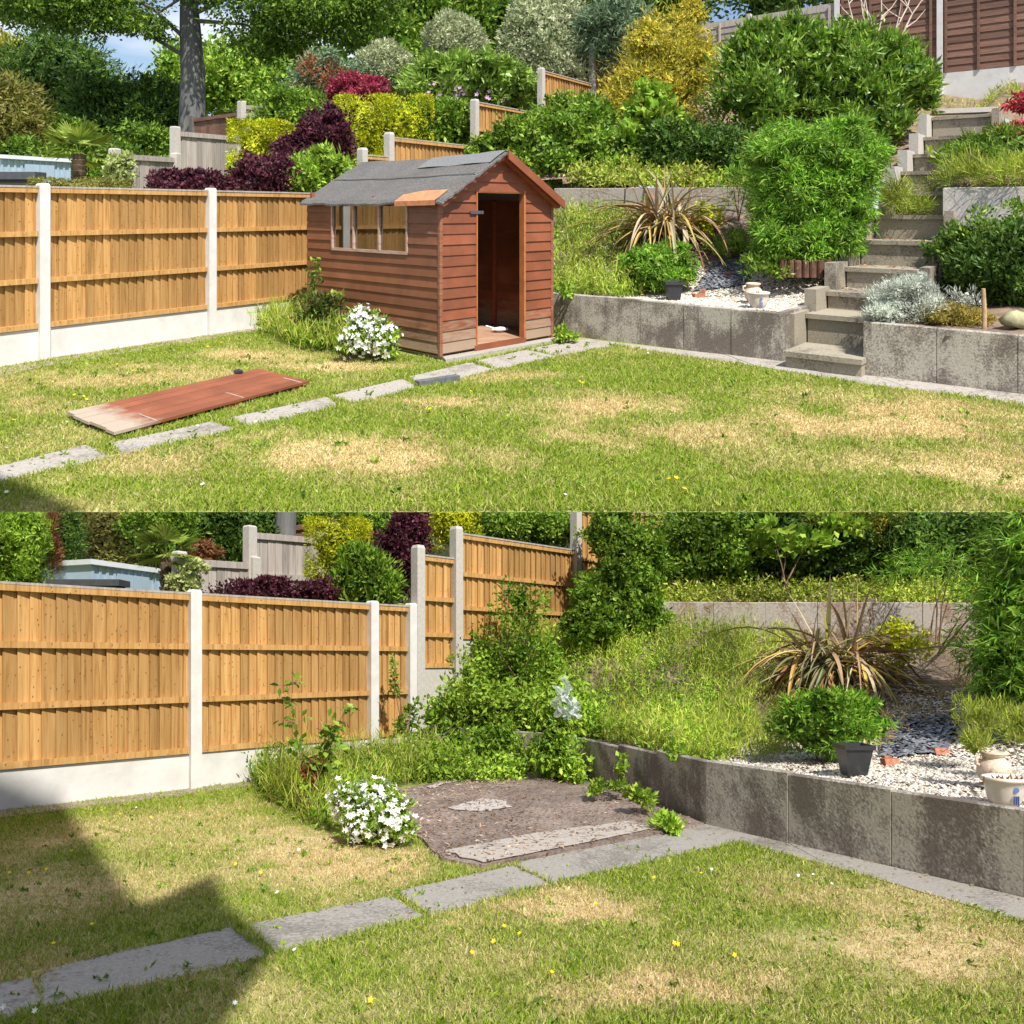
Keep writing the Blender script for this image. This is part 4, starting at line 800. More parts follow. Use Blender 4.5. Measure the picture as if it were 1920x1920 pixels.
bricks(A, [(1310, 525, 9.4, .065, .3), (1318, 515, 9.55, .06, 1.2), (1368, 500, 9.9, .06, .1)], 'upper'); bricks(B, [(1670, 1395, 5.6, .055, .3), (1665, 1375, 5.8, .05, 1.4), (1765, 1360, 6.0, .05, .1)], 'lower')
# crumpled clear bag in the weeds of the lower garden
def crumple(G, c, r, h, seed):
    rr = random.Random(seed); nu, nv = 16, 12; vs = []
    for j in range(nv+1):
        t_ = j/nv; rad = r*(1-t_*.75)*(1+.25*math.sin(t_*9))
        for i in range(nu):
            ph = 2*math.pi*i/nu; q = rad*(1+rr.uniform(-.38, .38)); vs.append((c[0]+q*math.cos(ph)+.35*r*math.sin(t_*5), c[1]+q*math.sin(ph)*.7, c[2]+h*t_+rr.uniform(-.03, .03)*h))
    m = MB(); m.add(vs, [(j*nu+i, j*nu+(i+1) % nu, (j+1)*nu+(i+1) % nu, (j+1)*nu+i) for j in range(nv) for i in range(nu)]); return m
pm, pn, pl_, pb = nodes('clear_film'); pb.inputs['Base Color'].default_value = (.75, .8, .84, 1); pb.inputs['Roughness'].default_value = .25; pb.inputs['Alpha'].default_value = .4
x, y, z = B.pt(1058, 1345, 7.5); rr = random.Random(6); m = MB()
for k, (dx, dz, w_, h_) in enumerate(((-.05, 0, .12, .30), (.06, -.02, .17, .22), (.02, .14, .10, .26), (.10, .02, .12, .14))):
    nu, nv = 7, 8; vs_ = [(x+dx+w_*((i_/nu)-.5)*(1-.5*j_/nv)+rr.uniform(-.018, .018)+.03*math.sin(j_*1.3+k), y+.05*math.sin(i_*1.9+k)+rr.uniform(-.03, .03), z+dz+h_*j_/nv+rr.uniform(-.012, .012)) for j_ in range(nv+1) for i_ in range(nu+1)]
    m.add(vs_, [(j_*(nu+1)+i_, j_*(nu+1)+i_+1, (j_+1)*(nu+1)+i_+1, (j_+1)*(nu+1)+i_) for j_ in range(nv) for i_ in range(nu)])
o = m.build(B, 'plastic_bag', pm); tag(o, 'crumpled clear plastic bag caught in the weeds on the bank', 'plastic bag')

# ================================================================== distant structures
def bigfence(G, px0, r0, px1, r1, y0, y1, mat, name, label, pmat=None, hgt=1.4, rails=(1, .5, .03), bw=.12):
    p0, p1 = G.pt(px0, r0, y0), G.pt(px1, r1, y1); t = thing(G, name, label, 'fence', (p0[0], p0[1], p0[2]-hgt)); a, b = p0[:2], p1[:2]
    u = unit(sub(a, b)); L = math.dist(a, b); nn = (u[1], -u[0]); m = MB(); x = 0; zt = lambda s: p0[2]+(p1[2]-p0[2])*s/L
    while x < L-.02:
        w_ = min(bw*random.uniform(.9, 1.1), L-x); f = random.uniform(-.004, .004); P = []
        for k in (0, 1):
            for (s, bb) in ((x, f), (x, f+.016), (x+w_-.006, f+.012), (x+w_-.006, f-.004)): P.append((a[0]+u[0]*s+nn[0]*bb, a[1]+u[1]*s+nn[1]*bb, zt(s)-(hgt if k == 0 else 0)))
        m.hexa(P, random.random()); x += w_
    m.build(G, 'fence_panel', mat, t)
    for rl in rails:
        m = MB(); P = []
        for k in (0, 1):
            for (s, bb) in ((0, .018), (0, .05), (L, .05), (L, .018)): P.append((a[0]+u[0]*s+nn[0]*bb, a[1]+u[1]*s+nn[1]*bb, zt(s)-hgt*(1-rl)-.09+k*.08))
        m.hexa(P); m.build(G, 'rail', mat, t)
    if pmat:
        for s, e in ((-.06, .08), (L+.06, .08)): post(G, t, (a[0]+u[0]*s, a[1]+u[1]*s), u, zt(s)+e, pmat, .13, .13, p0[2]-hgt)
    return t
bigfence(A, 217, 288, 323, 295, 12.6, 14.0, GW(A), 'grey_fence', 'old silver-grey timber fence with ivy, beyond the new fence', PC(A))
bigfence(A, 331, 246, 446, 256, 14.2, 15.6, GW(A), 'grey_fence', 'taller grey timber fence left of the clipped yellow shrub', PC(A), 1.5)
bigfence(A, 456, 197, 560, 205, 16.8, 18, GW(A), 'grey_fence', 'short stretch of grey fence highest up the bank behind the yellow shrub', PC(A), 1.5)
bigfence(A, 366, 222, 450, 210, 19, 18, BW(A), 'brown_fence', 'dark brown timber fence right of the big tree trunk', plain('dark_post', (.12, .11, .1), .9, A), 1.6)
bigfence(B, 342, 1047, 466, 1055, 9.6, 10.4, GW(B), 'grey_fence', 'silver-grey fence with ivy beyond the new fence, lower garden', PC(B), 1.0)
bigfence(B, 473, 998, 590, 1008, 10.5, 11.4, GW(B), 'grey_fence', 'taller grey fence left of the yellow shrub, lower garden', PC(B), 1.1)
bigfence(B, 555, 985, 640, 972, 12.4, 12.2, BW(B), 'brown_fence', 'sliver of dark brown fence behind the yellow shrub, lower garden', None, .9)
# brown lap fence at the top right of the upper garden
def lapfence():
    t = thing(A, 'lap_fence', 'brown overlapping-board fence with white posts at the top of the bank', 'fence', (8.25, 15, 3.8)); u = (.777, -.63); nn = (-.63, -.777); O = (8.25, 15.0)
    z0 = 3.88
    for k, s0 in enumerate((-7.6, -5.7, -3.8, -1.9, 0, 1.9)):
        m = MB(); z = z0+.3; i = 0; w_ = 1.8; hi = 2.15 if k > 2 else 1.85
        while z < z0+hi:
            q = .014; P = []; ww = random.uniform(-.006, .006)
            for (a, b, zz) in ((s0+.05, q*1.6, z+ww), (s0+.05+w_, q*1.6, z-ww), (s0+.05+w_, 0, z), (s0+.05, 0, z), (s0+.05, .006, z+.155), (s0+.05+w_, .006, z+.155), (s0+.05+w_, -.01, z+.155), (s0+.05, -.01, z+.155)): P.append((O[0]+u[0]*a+nn[0]*b, O[1]+u[1]*a+nn[1]*b, zz))
            m.hexa(P, random.random()); z += .14
        mat = BW(A) if k > 2 else GW(A)
        m.build(A, 'fence_panel', mat, t)
        m = MB()
        for s in (.08, .62, 1.2, 1.72): m.fbox(O, u, nn, s0+s, s0+s+.045, .026, .05, z0+.3, z0+hi+.1)
        m.build(A, 'batten', mat, t)
        m = MB(); m.fbox(O, u, nn, s0+.05, s0+1.85, -.02, .02, z0-.3, z0+.295); m.build(A, 'gravel_board', WP(A), t)
        m = MB(); m.fbox(O, u, nn, s0-.05, s0+.05, -.05, .065, z0-.3, z0+hi+.2); m.build(A, 'concrete_post', WP(A) if k > 2 else PC(A), t)
lapfence()
# blue metal shed and dark flat roof
def metal_shed(G, px0, rt0, px1, rt1, rb_, y, lab):
    a = G.pt(px0, rt0, y); b = G.pt(px1, rt1, y+1.2); z0 = G.pt(px0, rb_, y)[2]; u = unit(sub(a[:2], b[:2])); L = math.dist(a[:2], b[:2]); nn = (u[1], -u[0]); zt = a[2]
    BM = plain('pale_blue_metal', (.38, .50, .62), .45, G, .06, 5, .2)
    t = thing(G, 'metal_shed', lab, 'shed', (a[0], a[1], z0)); m = MB(); s = 0; m.fbox(a[:2], u, nn, 0, L, -1.5*G.S/G.S, -.02, z0, zt-.02)
    while s < L: m.fbox(a[:2], u, nn, s, s+.04, -.02, .0, z0, zt-.03); s += .12
    m.build(G, 'body', BM, t)
    for s0 in (.32, .54): m = MB(); m.fbox(a[:2], u, nn, L*s0, L*(s0+.21), .002, .025, z0, zt-.10); m.build(G, 'sliding_door', BM, t)
    m = MB(); m.fbox(a[:2], u, nn, -.06, L+.06, -1.6, .06, zt-.02, zt+.05); m.build(G, 'roof', plain('pale_metal_roof', (.62, .66, .70), .5, G, .05), t)
metal_shed(A, 2, 295, 131, 303, 345, 14.5, 'pale blue metal shed beyond the fence at the far left of the upper garden')
metal_shed(B, 172, 1056, 308, 1066, 1130, 10.6, 'pale blue metal shed beyond the fence, lower garden')
def flatroof(G, px0, px1, rt, rb_, y, lab):
    a, b = G.pt(px0, rt, y), G.pt(px1, rb_, y); t = thing(G, 'flat_roof_shed', lab, 'shed', (a[0], y, G.pt(px0, rb_, y)[2]-.5)); m = MB(); m.box(a[0]+.05, b[0]-.05, y+.03, y+.25, b[2]-.6, b[2]); m.build(G, 'body', plain('black_timber', (.03, .027, .025), .7, G), t)
    m = MB(); h = (a[2]-b[2]); m.box(a[0], b[0], y, y+.28, b[2], b[2]+h); m.build(G, 'roof', plain('dark_grey_trim', (.06, .065, .075), .5, G), t)
flatroof(A, -60, 66, 322, 336, 11.6, 'low dark flat-roofed shed just over the fence, upper garden'); flatroof(B, 86, 223, 1086, 1098, 9.4, 'low dark flat-roofed shed just over the fence, lower garden')

# ================================================================== palms
def palm(G, px, row, y, s, rowbase, lab, nf=22):
    c = G.pt(px, row, y); zb = G.pt(px, rowbase, y)[2]; t = thing(G, 'fan_palm', lab, 'palm', (c[0], c[1], zb)); m = MB()
    for j in range(6):
        z = zb+(c[2]-zb)*j/6; m.lathe((c[0], c[1], z), [(s*.14, 0), (s*.19, (c[2]-zb)/6*.9), (s*.13, (c[2]-zb)/6)], 10)
    m.build(G, 'trunk', plain('fibrous_trunk', (.13, .09, .06), .95, G, .5, 30, bmp=1), t)
    m = MB(); rr = random.Random(int(px))
    for k in range(nf):
        az = k*2.4+rr.uniform(-.3, .3); el = rr.uniform(-.5, 1.25); d = Vector((math.cos(az)*math.cos(el), math.sin(az)*math.cos(el), math.sin(el))); o = Vector(c); hub = o+d*s*.45
        sd_ = d.cross(Vector((0, 0, 1))).normalized(); upv = sd_.cross(d).normalized(); strip([o, hub], .02*s, sd_, .5, m)
        for q in range(15):
            an = (q/14-.5)*2.7; e = d*math.cos(an)+sd_*math.sin(an); L_ = s*.62*(1-.25*abs(an)/1.4); droop = Vector((0, 0, -.16*s)); side = upv.cross(e)
            strip([hub, hub+e*L_*.5+droop*.15, hub+e*L_+droop*rr.uniform(.4, 1)], .085*s, side, .5, m, .35)
    m.build(G, 'frond', L_PALM, t)
palm(A, 148, 288, 12.9, .66, 352, 'fan palm with arching yellow-green fronds beyond the fence, upper garden'); palm(B, 312, 1040, 9.6, .46, 1130, 'fan palm with arching yellow-green fronds beyond the fence, lower garden')

# ================================================================== trees
def tree(G, name, label, base, top, r0, crown, n, L, W, mat, bark=None, limbs=8, cs=.6, lean=None, **kw):
    bl = boxes(G, crown); t = thing(G, name, label, 'tree', base); m = MB(); b = Vector(base); tp = Vector(top); pts = [b+(tp-b)*f+Vector((math.sin(f*5)*r0*.35, 0, 0)) for f in (0, .08, .25, .45, .65, .85, 1)]
    m.tube(pts, [r0*1.35, r0*1.08, r0, r0*.92, r0*.8, r0*.6, r0*.35], 14)
    rr = random.Random(int(n))
    for i in range(limbs):
        e = bl[i % len(bl)]; s = b+(tp-b)*rr.uniform(.5, .95); q = Vector((e[0]+rr.uniform(-.5, .5)*e[3], e[1]+rr.uniform(-.5, .5)*e[4], e[2]+rr.uniform(-.3, .4)*e[5])); mid = (s+q)/2+Vector((rr.uniform(-.3, .3), 0, rr.uniform(.0, .4)))
        m.tube([s, mid, q], [r0*.2, r0*.12, r0*.03], 7)
    m.build(G, 'trunk', bark or BARK(G), t); V = cloud(bl, n, L, W, inner=cs, **kw); leafobj(G, 'crown', V, mat, base, t); return t
tb = A.pt(350, 330, 21); tt = A.pt(362, -90, 21)
tree(A, 'beech_tree', 'large tree with a smooth grey trunk and overhanging dark crown, upper left', tb, tt, .34,
     [(-90, -120, 130, 30, 20.5, 2.2), (90, -110, 300, 48, 20.5, 2), (150, 0, 260, 72, 20, 1.0), (236, 20, 318, 78, 20, .8), (390, -140, 640, 98, 20.5, 2.4), (440, 20, 620, 140, 21.5, 1.8), (600, -120, 790, 60, 21, 2), (300, -160, 480, 12, 20.5, 2), (-60, -20, 110, 46, 20.5, 1.4), (60, -60, 250, 62, 19.5, 1.2), (-40, -80, 160, 60, 19, 1.5), (600, -60, 720, 110, 21, 1.5), (480, -40, 700, 70, 20, 1.8)], 60000, .13, .07, L_TREE, cs=.0, shell=.3, clump=.15, up=-.1)
tree(A, 'conifer_tree', 'dark feathery conifer at the left edge behind the palm, upper garden', A.pt(110, 340, 25), A.pt(110, 70, 25), .2, [(20, 78, 230, 300, 25, 2.4), (-60, 100, 110, 320, 24.5, 2.2), (60, 66, 180, 180, 25.5, 2)], 17000, .26, .05, L_DARK, up=.1, cs=.8, clump=.14)
bush(A, 'evergreen_hedge', 'tall dark evergreen mass left of the big trunk', 'hedge', [(140, 165, 345, 330, 22, 1.5), (220, 150, 340, 250, 22.5, 1.2)], 12000, .16, .06, L_DARK, cs=.85)
bush(A, 'low_evergreen', 'dark low evergreen filling the ground behind the palm trunk', 'hedge', [(-60, 270, 170, 370, 17.2, .6), (130, 285, 340, 370, 17, .6)], 5000, .12, .05, L_TREE, cs=.9)
bush(A, 'golden_tree', 'yellow-leaved tree at the extreme upper left edge', 'tree', [(-70, 62, 36, 150, 27, 1.5)], 2500, .18, .09, L_GOLD, cs=.8)
bush(A, 'olive_conifer', 'bronzed olive conifer at the left edge above the blue shed', 'conifer', [(-80, 150, 58, 330, 18, 1.4)], 7000, .16, .04, L_OLIVE, cs=.85)
bush(A, 'green_shrub', 'green shrub behind the palm at the foot of the dark hedge', 'shrub', [(60, 225, 205, 320, 20, 1.1), (230, 240, 330, 300, 19, .9)], 5000, .13, .05, L_TREE, cs=.85)
tree(A, 'maple_tree', 'bright yellow-green tree glowing behind the big trunk', A.pt(420, 320, 28), A.pt(420, 100, 28), .15, [(305, 80, 400, 230, 28, 1.6), (380, 70, 560, 250, 28.5, 2.4), (540, 90, 660, 200, 29, 2)], 13000, .22, .16, L_BRIGHT, cs=.75, shell=.6)
tree(A, 'woodland_tree', 'tall green tree behind the clipped variegated bushes, upper middle', A.pt(760, 250, 29), A.pt(760, -60, 29), .25, [(620, -120, 850, 120, 29, 2.6), (760, -60, 960, 130, 29.5, 2.4), (700, 20, 820, 150, 28.5, 2)], 17000, .24, .14, L_MID, cs=.62, shell=.55, clump=.15)
tree(A, 'woodland_tree', 'shadowy dark tree between the two largest variegated bushes', A.pt(930, 250, 31), A.pt(930, -60, 31), .25, [(850, -120, 1000, 190, 31, 2.4), (960, -160, 1140, 100, 31.5, 2.4)], 10000, .24, .13, L_DARK, cs=.8)
tree(A, 'woodland_tree', 'green tree at the top edge above the golden conifer', A.pt(1240, 200, 30), A.pt(1240, -60, 30), .25, [(1080, -130, 1350, 60, 30, 2.6)], 8000, .24, .13, L_TREE, cs=.7)
tree(A, 'woodland_tree', 'dark tree at the top edge above the laurel', A.pt(1480, 150, 30), A.pt(1480, -80, 30), .25, [(1320, -150, 1640, 22, 30, 2.6), (1380, -120, 1500, 40, 29, 2)], 8000, .24, .13, L_DARK, cs=.75)
bush(A, 'hedge', 'distant mixed green hedge filling the bank below the tall trees', 'hedge', [(470, 150, 700, 330, 19, 1.6), (640, 110, 980, 300, 20, 1.4), (900, 90, 1250, 320, 20.5, 1.4), (1150, 60, 1420, 260, 20.5, 1.4), (330, 215, 520, 340, 22, 1)], 13000, .15, .08, L_MID, cs=.9)

# shaped and flowering shrubs on the bank
bush(A, 'clipped_shrub', 'flat-topped clipped bright yellow shrub in front of the grey fence', 'shrub', [(443, 230, 538, 326, 13.2, .42)], 11000, .05, .02, L_YELL, 'box', cs=.86, shell=.9)
bush(A, 'clipped_hedge', 'block of clipped yellow hedge behind the shed roof', 'hedge', [(640, 186, 740, 312, 14.2, .6), (715, 186, 815, 300, 14.3, .6)], 16000, .05, .02, L_YELL, 'box', cs=.86, shell=.9)
bush(A, 'purple_smokebush', 'dark purple-leaved shrub rising between the two yellow ones', 'shrub', [(522, 250, 610, 345, 12.8, .5), (575, 205, 655, 310, 13, .5)], 5200, .07, .045, L_PURP, cs=.8)
bush(A, 'purple_shrub', 'low purple shrub peeping over the fence in front of the grey fence', 'shrub', [(283, 322, 360, 372, 11, .35), (330, 320, 426, 375, 11.1, .35)], 3000, .06, .035, L_PURP, cs=.8)
bush(A, 'purple_shrub', 'low purple shrub over the fence just left of the shed roof', 'shrub', [(440, 292, 560, 375, 11.3, .4)], 3000, .06, .035, L_PURP, cs=.8)
bush(A, 'laurel_shrub', 'fresh green shrub standing over the fence at the corner of the shed roof', 'shrub', [(548, 282, 650, 372, 11.6, .4), (540, 310, 600, 372, 11.4, .3)], 2600, .10, .035, L_BRIGHT, cs=.7, up=.6)
bush(A, 'green_shrub', 'small light green shrub below the clipped yellow shrub', 'shrub', [(420, 315, 475, 362, 12, .25)], 800, .08, .04, L_MID, cs=.8)
bush(A, 'low_hedge', 'low flat clipped hedge peeping over the fence by the palm', 'hedge', [(85, 338, 225, 372, 10.6, .4)], 2600, .045, .02, L_OLIVE, 'box', cs=.9, shell=.9)
bush(A, 'ivy', 'pale variegated ivy clambering over the grey fence', 'ivy', [(200, 298, 240, 362, 12.2, .15), (228, 290, 250, 315, 12.3, .12)], 900, .08, .07, L_IVY, cs=.5)
bush(A, 'photinia_shrub', 'green shrub with rusty young leaves left of the pale round bush', 'shrub', [(545, 108, 690, 240, 17.5, .8)], 5200, .12, .045, L_GREYG, cs=.8)
bush(A, 'photinia_shrub', 'reddish topped shrub above the red-flowered one, upper garden', 'shrub', [(560, 112, 650, 175, 17, .6)], 1300, .12, .04, L_RUST, cs=0)
bush(A, 'green_shrub', 'leafy green shrub behind the clipped yellow shrub, upper garden', 'shrub', [(478, 180, 640, 262, 15.8, .7)], 4200, .11, .05, L_MID, cs=.85)
bush(A, 'weigela_shrub', 'crimson-flowered shrub above the clipped yellow hedge', 'shrub', [(620, 150, 700, 200, 16, .5), (670, 150, 735, 192, 16.2, .5), (640, 140, 680, 180, 16, .4)], 3000, .08, .05, L_PINK, cs=.7)
for bx_, lb in (([(664, 80, 776, 185, 18.5, .8)], 'smallest pale variegated round bush'), ([(793, 26, 912, 150, 19.5, .9)], 'middle pale variegated dome-shaped bush against dark trees'), ([(934, -14, 1122, 215, 18.5, 1.2), (1000, 60, 1135, 200, 18, .9)], 'largest pale variegated bush with a tall rounded top')):
    bush(A, 'variegated_bush', lb, 'bush', bx_, 11000 if len(bx_) > 1 else 5500, .095, .04, L_VAR, 'smooth', cs=.86, shell=.86, group='pale variegated bushes on the bank')
t = bush(A, 'rhododendron', 'broad bright green rhododendron with a few lilac flowers', 'shrub', [(755, 112, 985, 215, 16.5, 1.0), (790, 104, 900, 170, 16.6, .8), (880, 130, 1005, 200, 16.3, .8)], 6500, .17, .042, L_RHOD, cs=.85, up=.5, clump=.07, stems=2)
bl = boxes(A, [(790, 150, 900, 190, 15.9, .25), (850, 170, 960, 195, 15.8, .25)]); P = np.concatenate([np.array(b[:3])+norm(RNG.normal(size=(26, 3)))*np.array(b[3:6])*.9 for b in bl]); leafobj(A, 'blossom', flowers(P, np.tile([0, -1, .4], (52, 1))+RNG.normal(size=(52, 3))*.3, .06), L_LILAC, t['_b'], t)
bush(A, 'green_shrub', 'leafy shrub spilling over the lowest step of the pale fence behind the roof', 'shrub', [(735, 195, 890, 290, 14.4, .4), (790, 185, 885, 250, 14.5, .5)], 4200, .10, .05, L_MID, cs=.82)
bush(A, 'buddleia', 'grey-green feathery shrub between the largest pale bush and the golden conifer', 'shrub', [(1090, 14, 1225, 125, 17.5, .9)], 4500, .16, .03, L_GREYG, cs=.7, up=.3)
bush(A, 'golden_conifer', 'tall golden-yellow feathery conifer on the bank', 'conifer', [(1185, 22, 1335, 150, 14.6, .6), (1150, 75, 1345, 230, 14.4, .75), (1120, 130, 1300, 290, 14.2, .7), (1255, 0, 1320, 80, 14.8, .3)], 16000, .10, .022, L_GOLD, cs=.7, clump=.13, up=.35)
bush(A, 'bramble_thicket', 'dense green thicket between the stepped fence and the upper wall', 'thicket', [(925, 215, 1120, 360, 13.0, .6), (985, 180, 1150, 300, 13.6, .6), (880, 250, 990, 350, 13.2, .4), (1080, 240, 1210, 355, 13.0, .5)], 14000, .085, .05, L_MID, cs=.82, clump=.1)
bush(A, 'sycamore_sapling', 'young sycamore with pale broad leaves in front of the golden conifer', 'sapling', [(1165, 130, 1260, 260, 13.2, .4), (1190, 200, 1300, 320, 12.9, .4)], 1100, .15, .14, L_BRIGHT, cs=0, shell=.4, stems=3)
bush(A, 'shaded_shrub', 'dark green shrub above the upper wall left of the bamboo', 'shrub', [(1200, 230, 1360, 350, 12.7, .5), (1300, 240, 1420, 350, 12.2, .5)], 7000, .09, .045, L_DARK, cs=.82)
TA = [(.9, 12.15), (2.2, 11.72), (5.0, 11.0), (5.0, 11.35), (3.6, 12.0), (2.2, 12.6), (.9, 13.0)]
meadow(A, 'ground_ivy', 'lime-green creeping weeds along the top of the upper wall', 'ground cover', TA, 9000, .24, .07, .035, L_LIME, lambda X, Y: hA(X, Y)-.03, True, .5)
bush(A, 'cherry_laurel', 'huge glossy dark green laurel with upright shoots left of the top steps', 'shrub', [(1330, 75, 1560, 265, 12.9, .9), (1480, 55, 1690, 255, 12.9, .9), (1590, 90, 1740, 235, 12.8, .6), (1380, 45, 1560, 160, 13.1, .7), (1560, 150, 1700, 300, 12.3, .5)]+[(x_, r_, x_+34, r_+110, 12.7, .16) for x_, r_ in ((1368, 62), (1408, 38), (1440, 52), (1484, 34), (1516, 44), (1560, 36), (1600, 52), (1650, 62), (1690, 78), (1722, 110))], 20000, .135, .04, L_LAUR, cs=.74, up=.75, clump=.11, stems=4)
# bamboo clumps: fine drooping leaves
bush(A, 'bamboo', 'big rounded clump of leafy bamboo left of the steps, upper garden', 'bamboo', [(1412, 234, 1540, 350, 9.75, .6), (1490, 230, 1645, 360, 9.75, .6), (1416, 290, 1530, 430, 9.6, .55), (1500, 300, 1628, 440, 9.6, .55), (1415, 380, 1545, 500, 9.45, .45), (1500, 390, 1605, 485, 9.45, .4)], 42000, .095, .017, L_BAM, cs=.78, up=-.25, clump=.085, stems=5)
bush(A, 'bamboo_shoots', 'loose bamboo shoots leaning over the wall left of the clump', 'bamboo', [(1350, 300, 1420, 380, 10.9, .25)], 700, .11, .016, L_BAM, cs=0, shell=.3, stems=3)
# log edging below the bamboo
for i in range(7):
    px = 1468+i*14; x, y, z = A.pt(px, 512, 9.05+.02*(i % 2)); m = MB(); m.lathe((x, y, z-.05), [(.042, 0), (.042, .19+random.uniform(-.02, .02)), (.03, .2)], 9)
    o = m.build(A, 'log_stump', plain('rusty_log', (.13, .062, .042), .9, A, .4, 15)); tag(o, 'short rusty-brown log upright in the edging under the bamboo', 'log', 'log edging under the bamboo')

# spiky phormium with straps in all directions
def phormium(G, c, s, label, nn_=260, seed=2):
    rr = random.Random(seed); t = thing(G, 'phormium', label, 'plant', c); groups = {'upright_leaf': MB(), 'drooping_leaf': MB()}
    for k in range(nn_):
        az = rr.uniform(0, 2*math.pi); up = k < nn_*.07; L_ = s*rr.uniform(.55, 1.15)*(.85 if up else 1.15); el = rr.uniform(.95, 1.45) if up else rr.uniform(-.1, .95); p = Vector(c)+Vector((rr.uniform(-.26, .26), rr.uniform(-.2, .2), rr.uniform(0, .14)))*s; d = Vector((math.cos(az)*math.cos(el), math.sin(az)*math.cos(el)*.8, math.sin(el)))
        pts = [p]; nseg = 9; cur = d.copy(); droop = .03 if up else rr.uniform(.10, .45)
        for i in range(nseg):
            p = p+cur*L_/nseg; g = float(bz(G, p.x, p.y)[0])+.02 if p.y < 11.5 else -9
            if p.z < g: p.z = g; cur.z = max(cur.z, -.05)
            pts.append(p.copy()); cur = (cur+Vector((0, 0, -droop))).normalized()
        side = Vector((-math.sin(az), math.cos(az), rr.uniform(-.4, .4))); strip(pts, s*(rr.uniform(.03, .055) if rr.random() < .4 else rr.uniform(.012, .03)), side, rr.random(), groups['upright_leaf' if up else 'drooping_leaf'], .3)
    for k, m in groups.items(): m.build(G, k, L_STRAP, t)
phormium(A, (2.12, 10.7, 1.22), 1.2, 'spiky strap-leaved plant with yellow and brown dying leaves, upper garden'); phormium(B, (3.28, 8.0, 1.05), 1.05, 'spiky strap-leaved plant with yellow and brown dying leaves, lower garden', seed=5)
bush(A, 'dwarf_rhododendron', 'compact dark green domed shrub on the gravel beside the black pot, upper garden', 'shrub', [(1172, 462, 1298, 545, 9.75, .38), (1225, 455, 1290, 500, 9.9, .3)], 4200, .075, .018, L_BAM, cs=.82, up=.3, clump=.07, stems=3)
PA = [(.75, 9.6), (1.15, 9.4), (1.6, 9.55), (1.75, 10.2), (1.8, 10.8), (2.0, 11.6), (.66, 12.1), (-.2, 12.6), (-.6, 11)]
meadow(A, 'weeds', 'sunny lime-green weeds covering the bed to the right of the shed', 'weeds', PA, 16000, .30, .08, .011, L_LIME, 'bed', True, 1.3)
meadow(A, 'weeds', 'small bright leaves among the weeds right of the shed', 'weeds', PA, 9000, .24, .045, .026, L_BRIGHT, 'bed', True, .4, seed=9)
bush(A, 'yellow_shrub', 'small yellow-green shrub at the right side of the spiky plant', 'shrub', [(1290, 385, 1345, 440, 10.8, .25)], 700, .06, .04, L_YELL, cs=.5)
bush(A, 'ground_weeds', 'patch of green weeds at the foot of the bamboo, upper garden', 'weeds', [(1395, 475, 1480, 520, 9.2, .25), (1340, 440, 1410, 480, 10.2, .3)], 1500, .07, .02, L_MID, cs=.5, up=.8)

# right-hand bed
bush(A, 'silver_plant', 'silvery white cushion plant on top of the right-hand wall', 'plant', [(1635, 528, 1760, 612, 7.55, .34), (1690, 520, 1740, 570, 7.8, .25), (1625, 570, 1680, 612, 7.35, .2)], 11000, .04, .007, L_SILV, cs=.55, up=.9, clump=.13, stems=2)
bush(A, 'silver_plant', 'small silvery plant in the shade beside the wooden stake', 'plant', [(1795, 535, 1835, 590, 7.7, .12)], 300, .05, .012, L_SILV, cs=.3, up=.9)
bush(A, 'dark_shrub', 'dark green shrub filling the bed below the grey block wall', 'shrub', [(1785, 455, 1870, 580, 8.3, .45), (1840, 420, 1960, 580, 8.0, .5), (1750, 430, 1810, 520, 8.7, .3)], 8000, .07, .03, L_DARK, cs=.75, up=.5, clump=.13)
bush(A, 'sage_shrub', 'loose green shrub with upright twigs before the grey block wall', 'shrub', [(1800, 395, 1880, 500, 8.4, .3), (1755, 440, 1800, 500, 8.6, .2), (1870, 380, 1930, 470, 8.3, .3)], 2200, .055, .025, L_MID, cs=.4, shell=.4, up=.8, stems=6)
bush(A, 'moss_cushion', 'yellow-brown moss cushion on the soil right of the silver plant', 'moss', [(1725, 572, 1840, 612, 7.35, .25)], 2500, .035, .012, leaf('moss', [(.22, .17, .03), (.36, .27, .06), (.30, .30, .05)]), cs=.85, up=.6)
x, y, z = A.pt(1845, 612, 7.0); m = MB(); m.tube([(x, y, .4), (x+.005, y, z+.12), (x-.005, y, z+.34)], [.021, .02, .016], 9); tag(m.build(A, 'wooden_stake', plain('pale_wood', (.45, .30, .17), .8, A, .3, 18)), 'short wooden stake upright in the right-hand bed', 'stake')
x, y, z = A.pt(1908, 612, 6.95); m = MB(); m.rock((x, y, .56), .13, 21, (1.1, .8, .62)); tag(m.build(A, 'boulder', plain('mossy_stone', (.33, .31, .18), .95, A, .4, 12), smooth=True), 'mossy pale stone at the right edge of the bed', 'stone')
m = MB(); m.prism([(3.36, 7.30), (4.3, 6.55), (5.4, 5.7), (6.8, 7.6), (5.1, 9.1), (4.3, 8.6)], .3, .47); tag(m.build(A, 'soil_bed', SOIL(A)), kind='structure')
bush(A, 'grass_tussock', 'long sunlit grass hanging over the left of the steps', 'grass clump', [(1645, 335, 1700, 400, 9.7, .2), (1690, 372, 1760, 402, 9.9, .2)], 1500, .16, .010, L_LIME, cs=0, shell=.2, up=.6)
bush(A, 'grass_tussock', 'long grass and weeds above the grey block wall', 'grass clump', [(1775, 300, 1860, 352, 9.3, .3), (1840, 290, 1960, 350, 9.0, .4)], 2600, .17, .010, L_LIME, cs=0, shell=.2, up=.8)
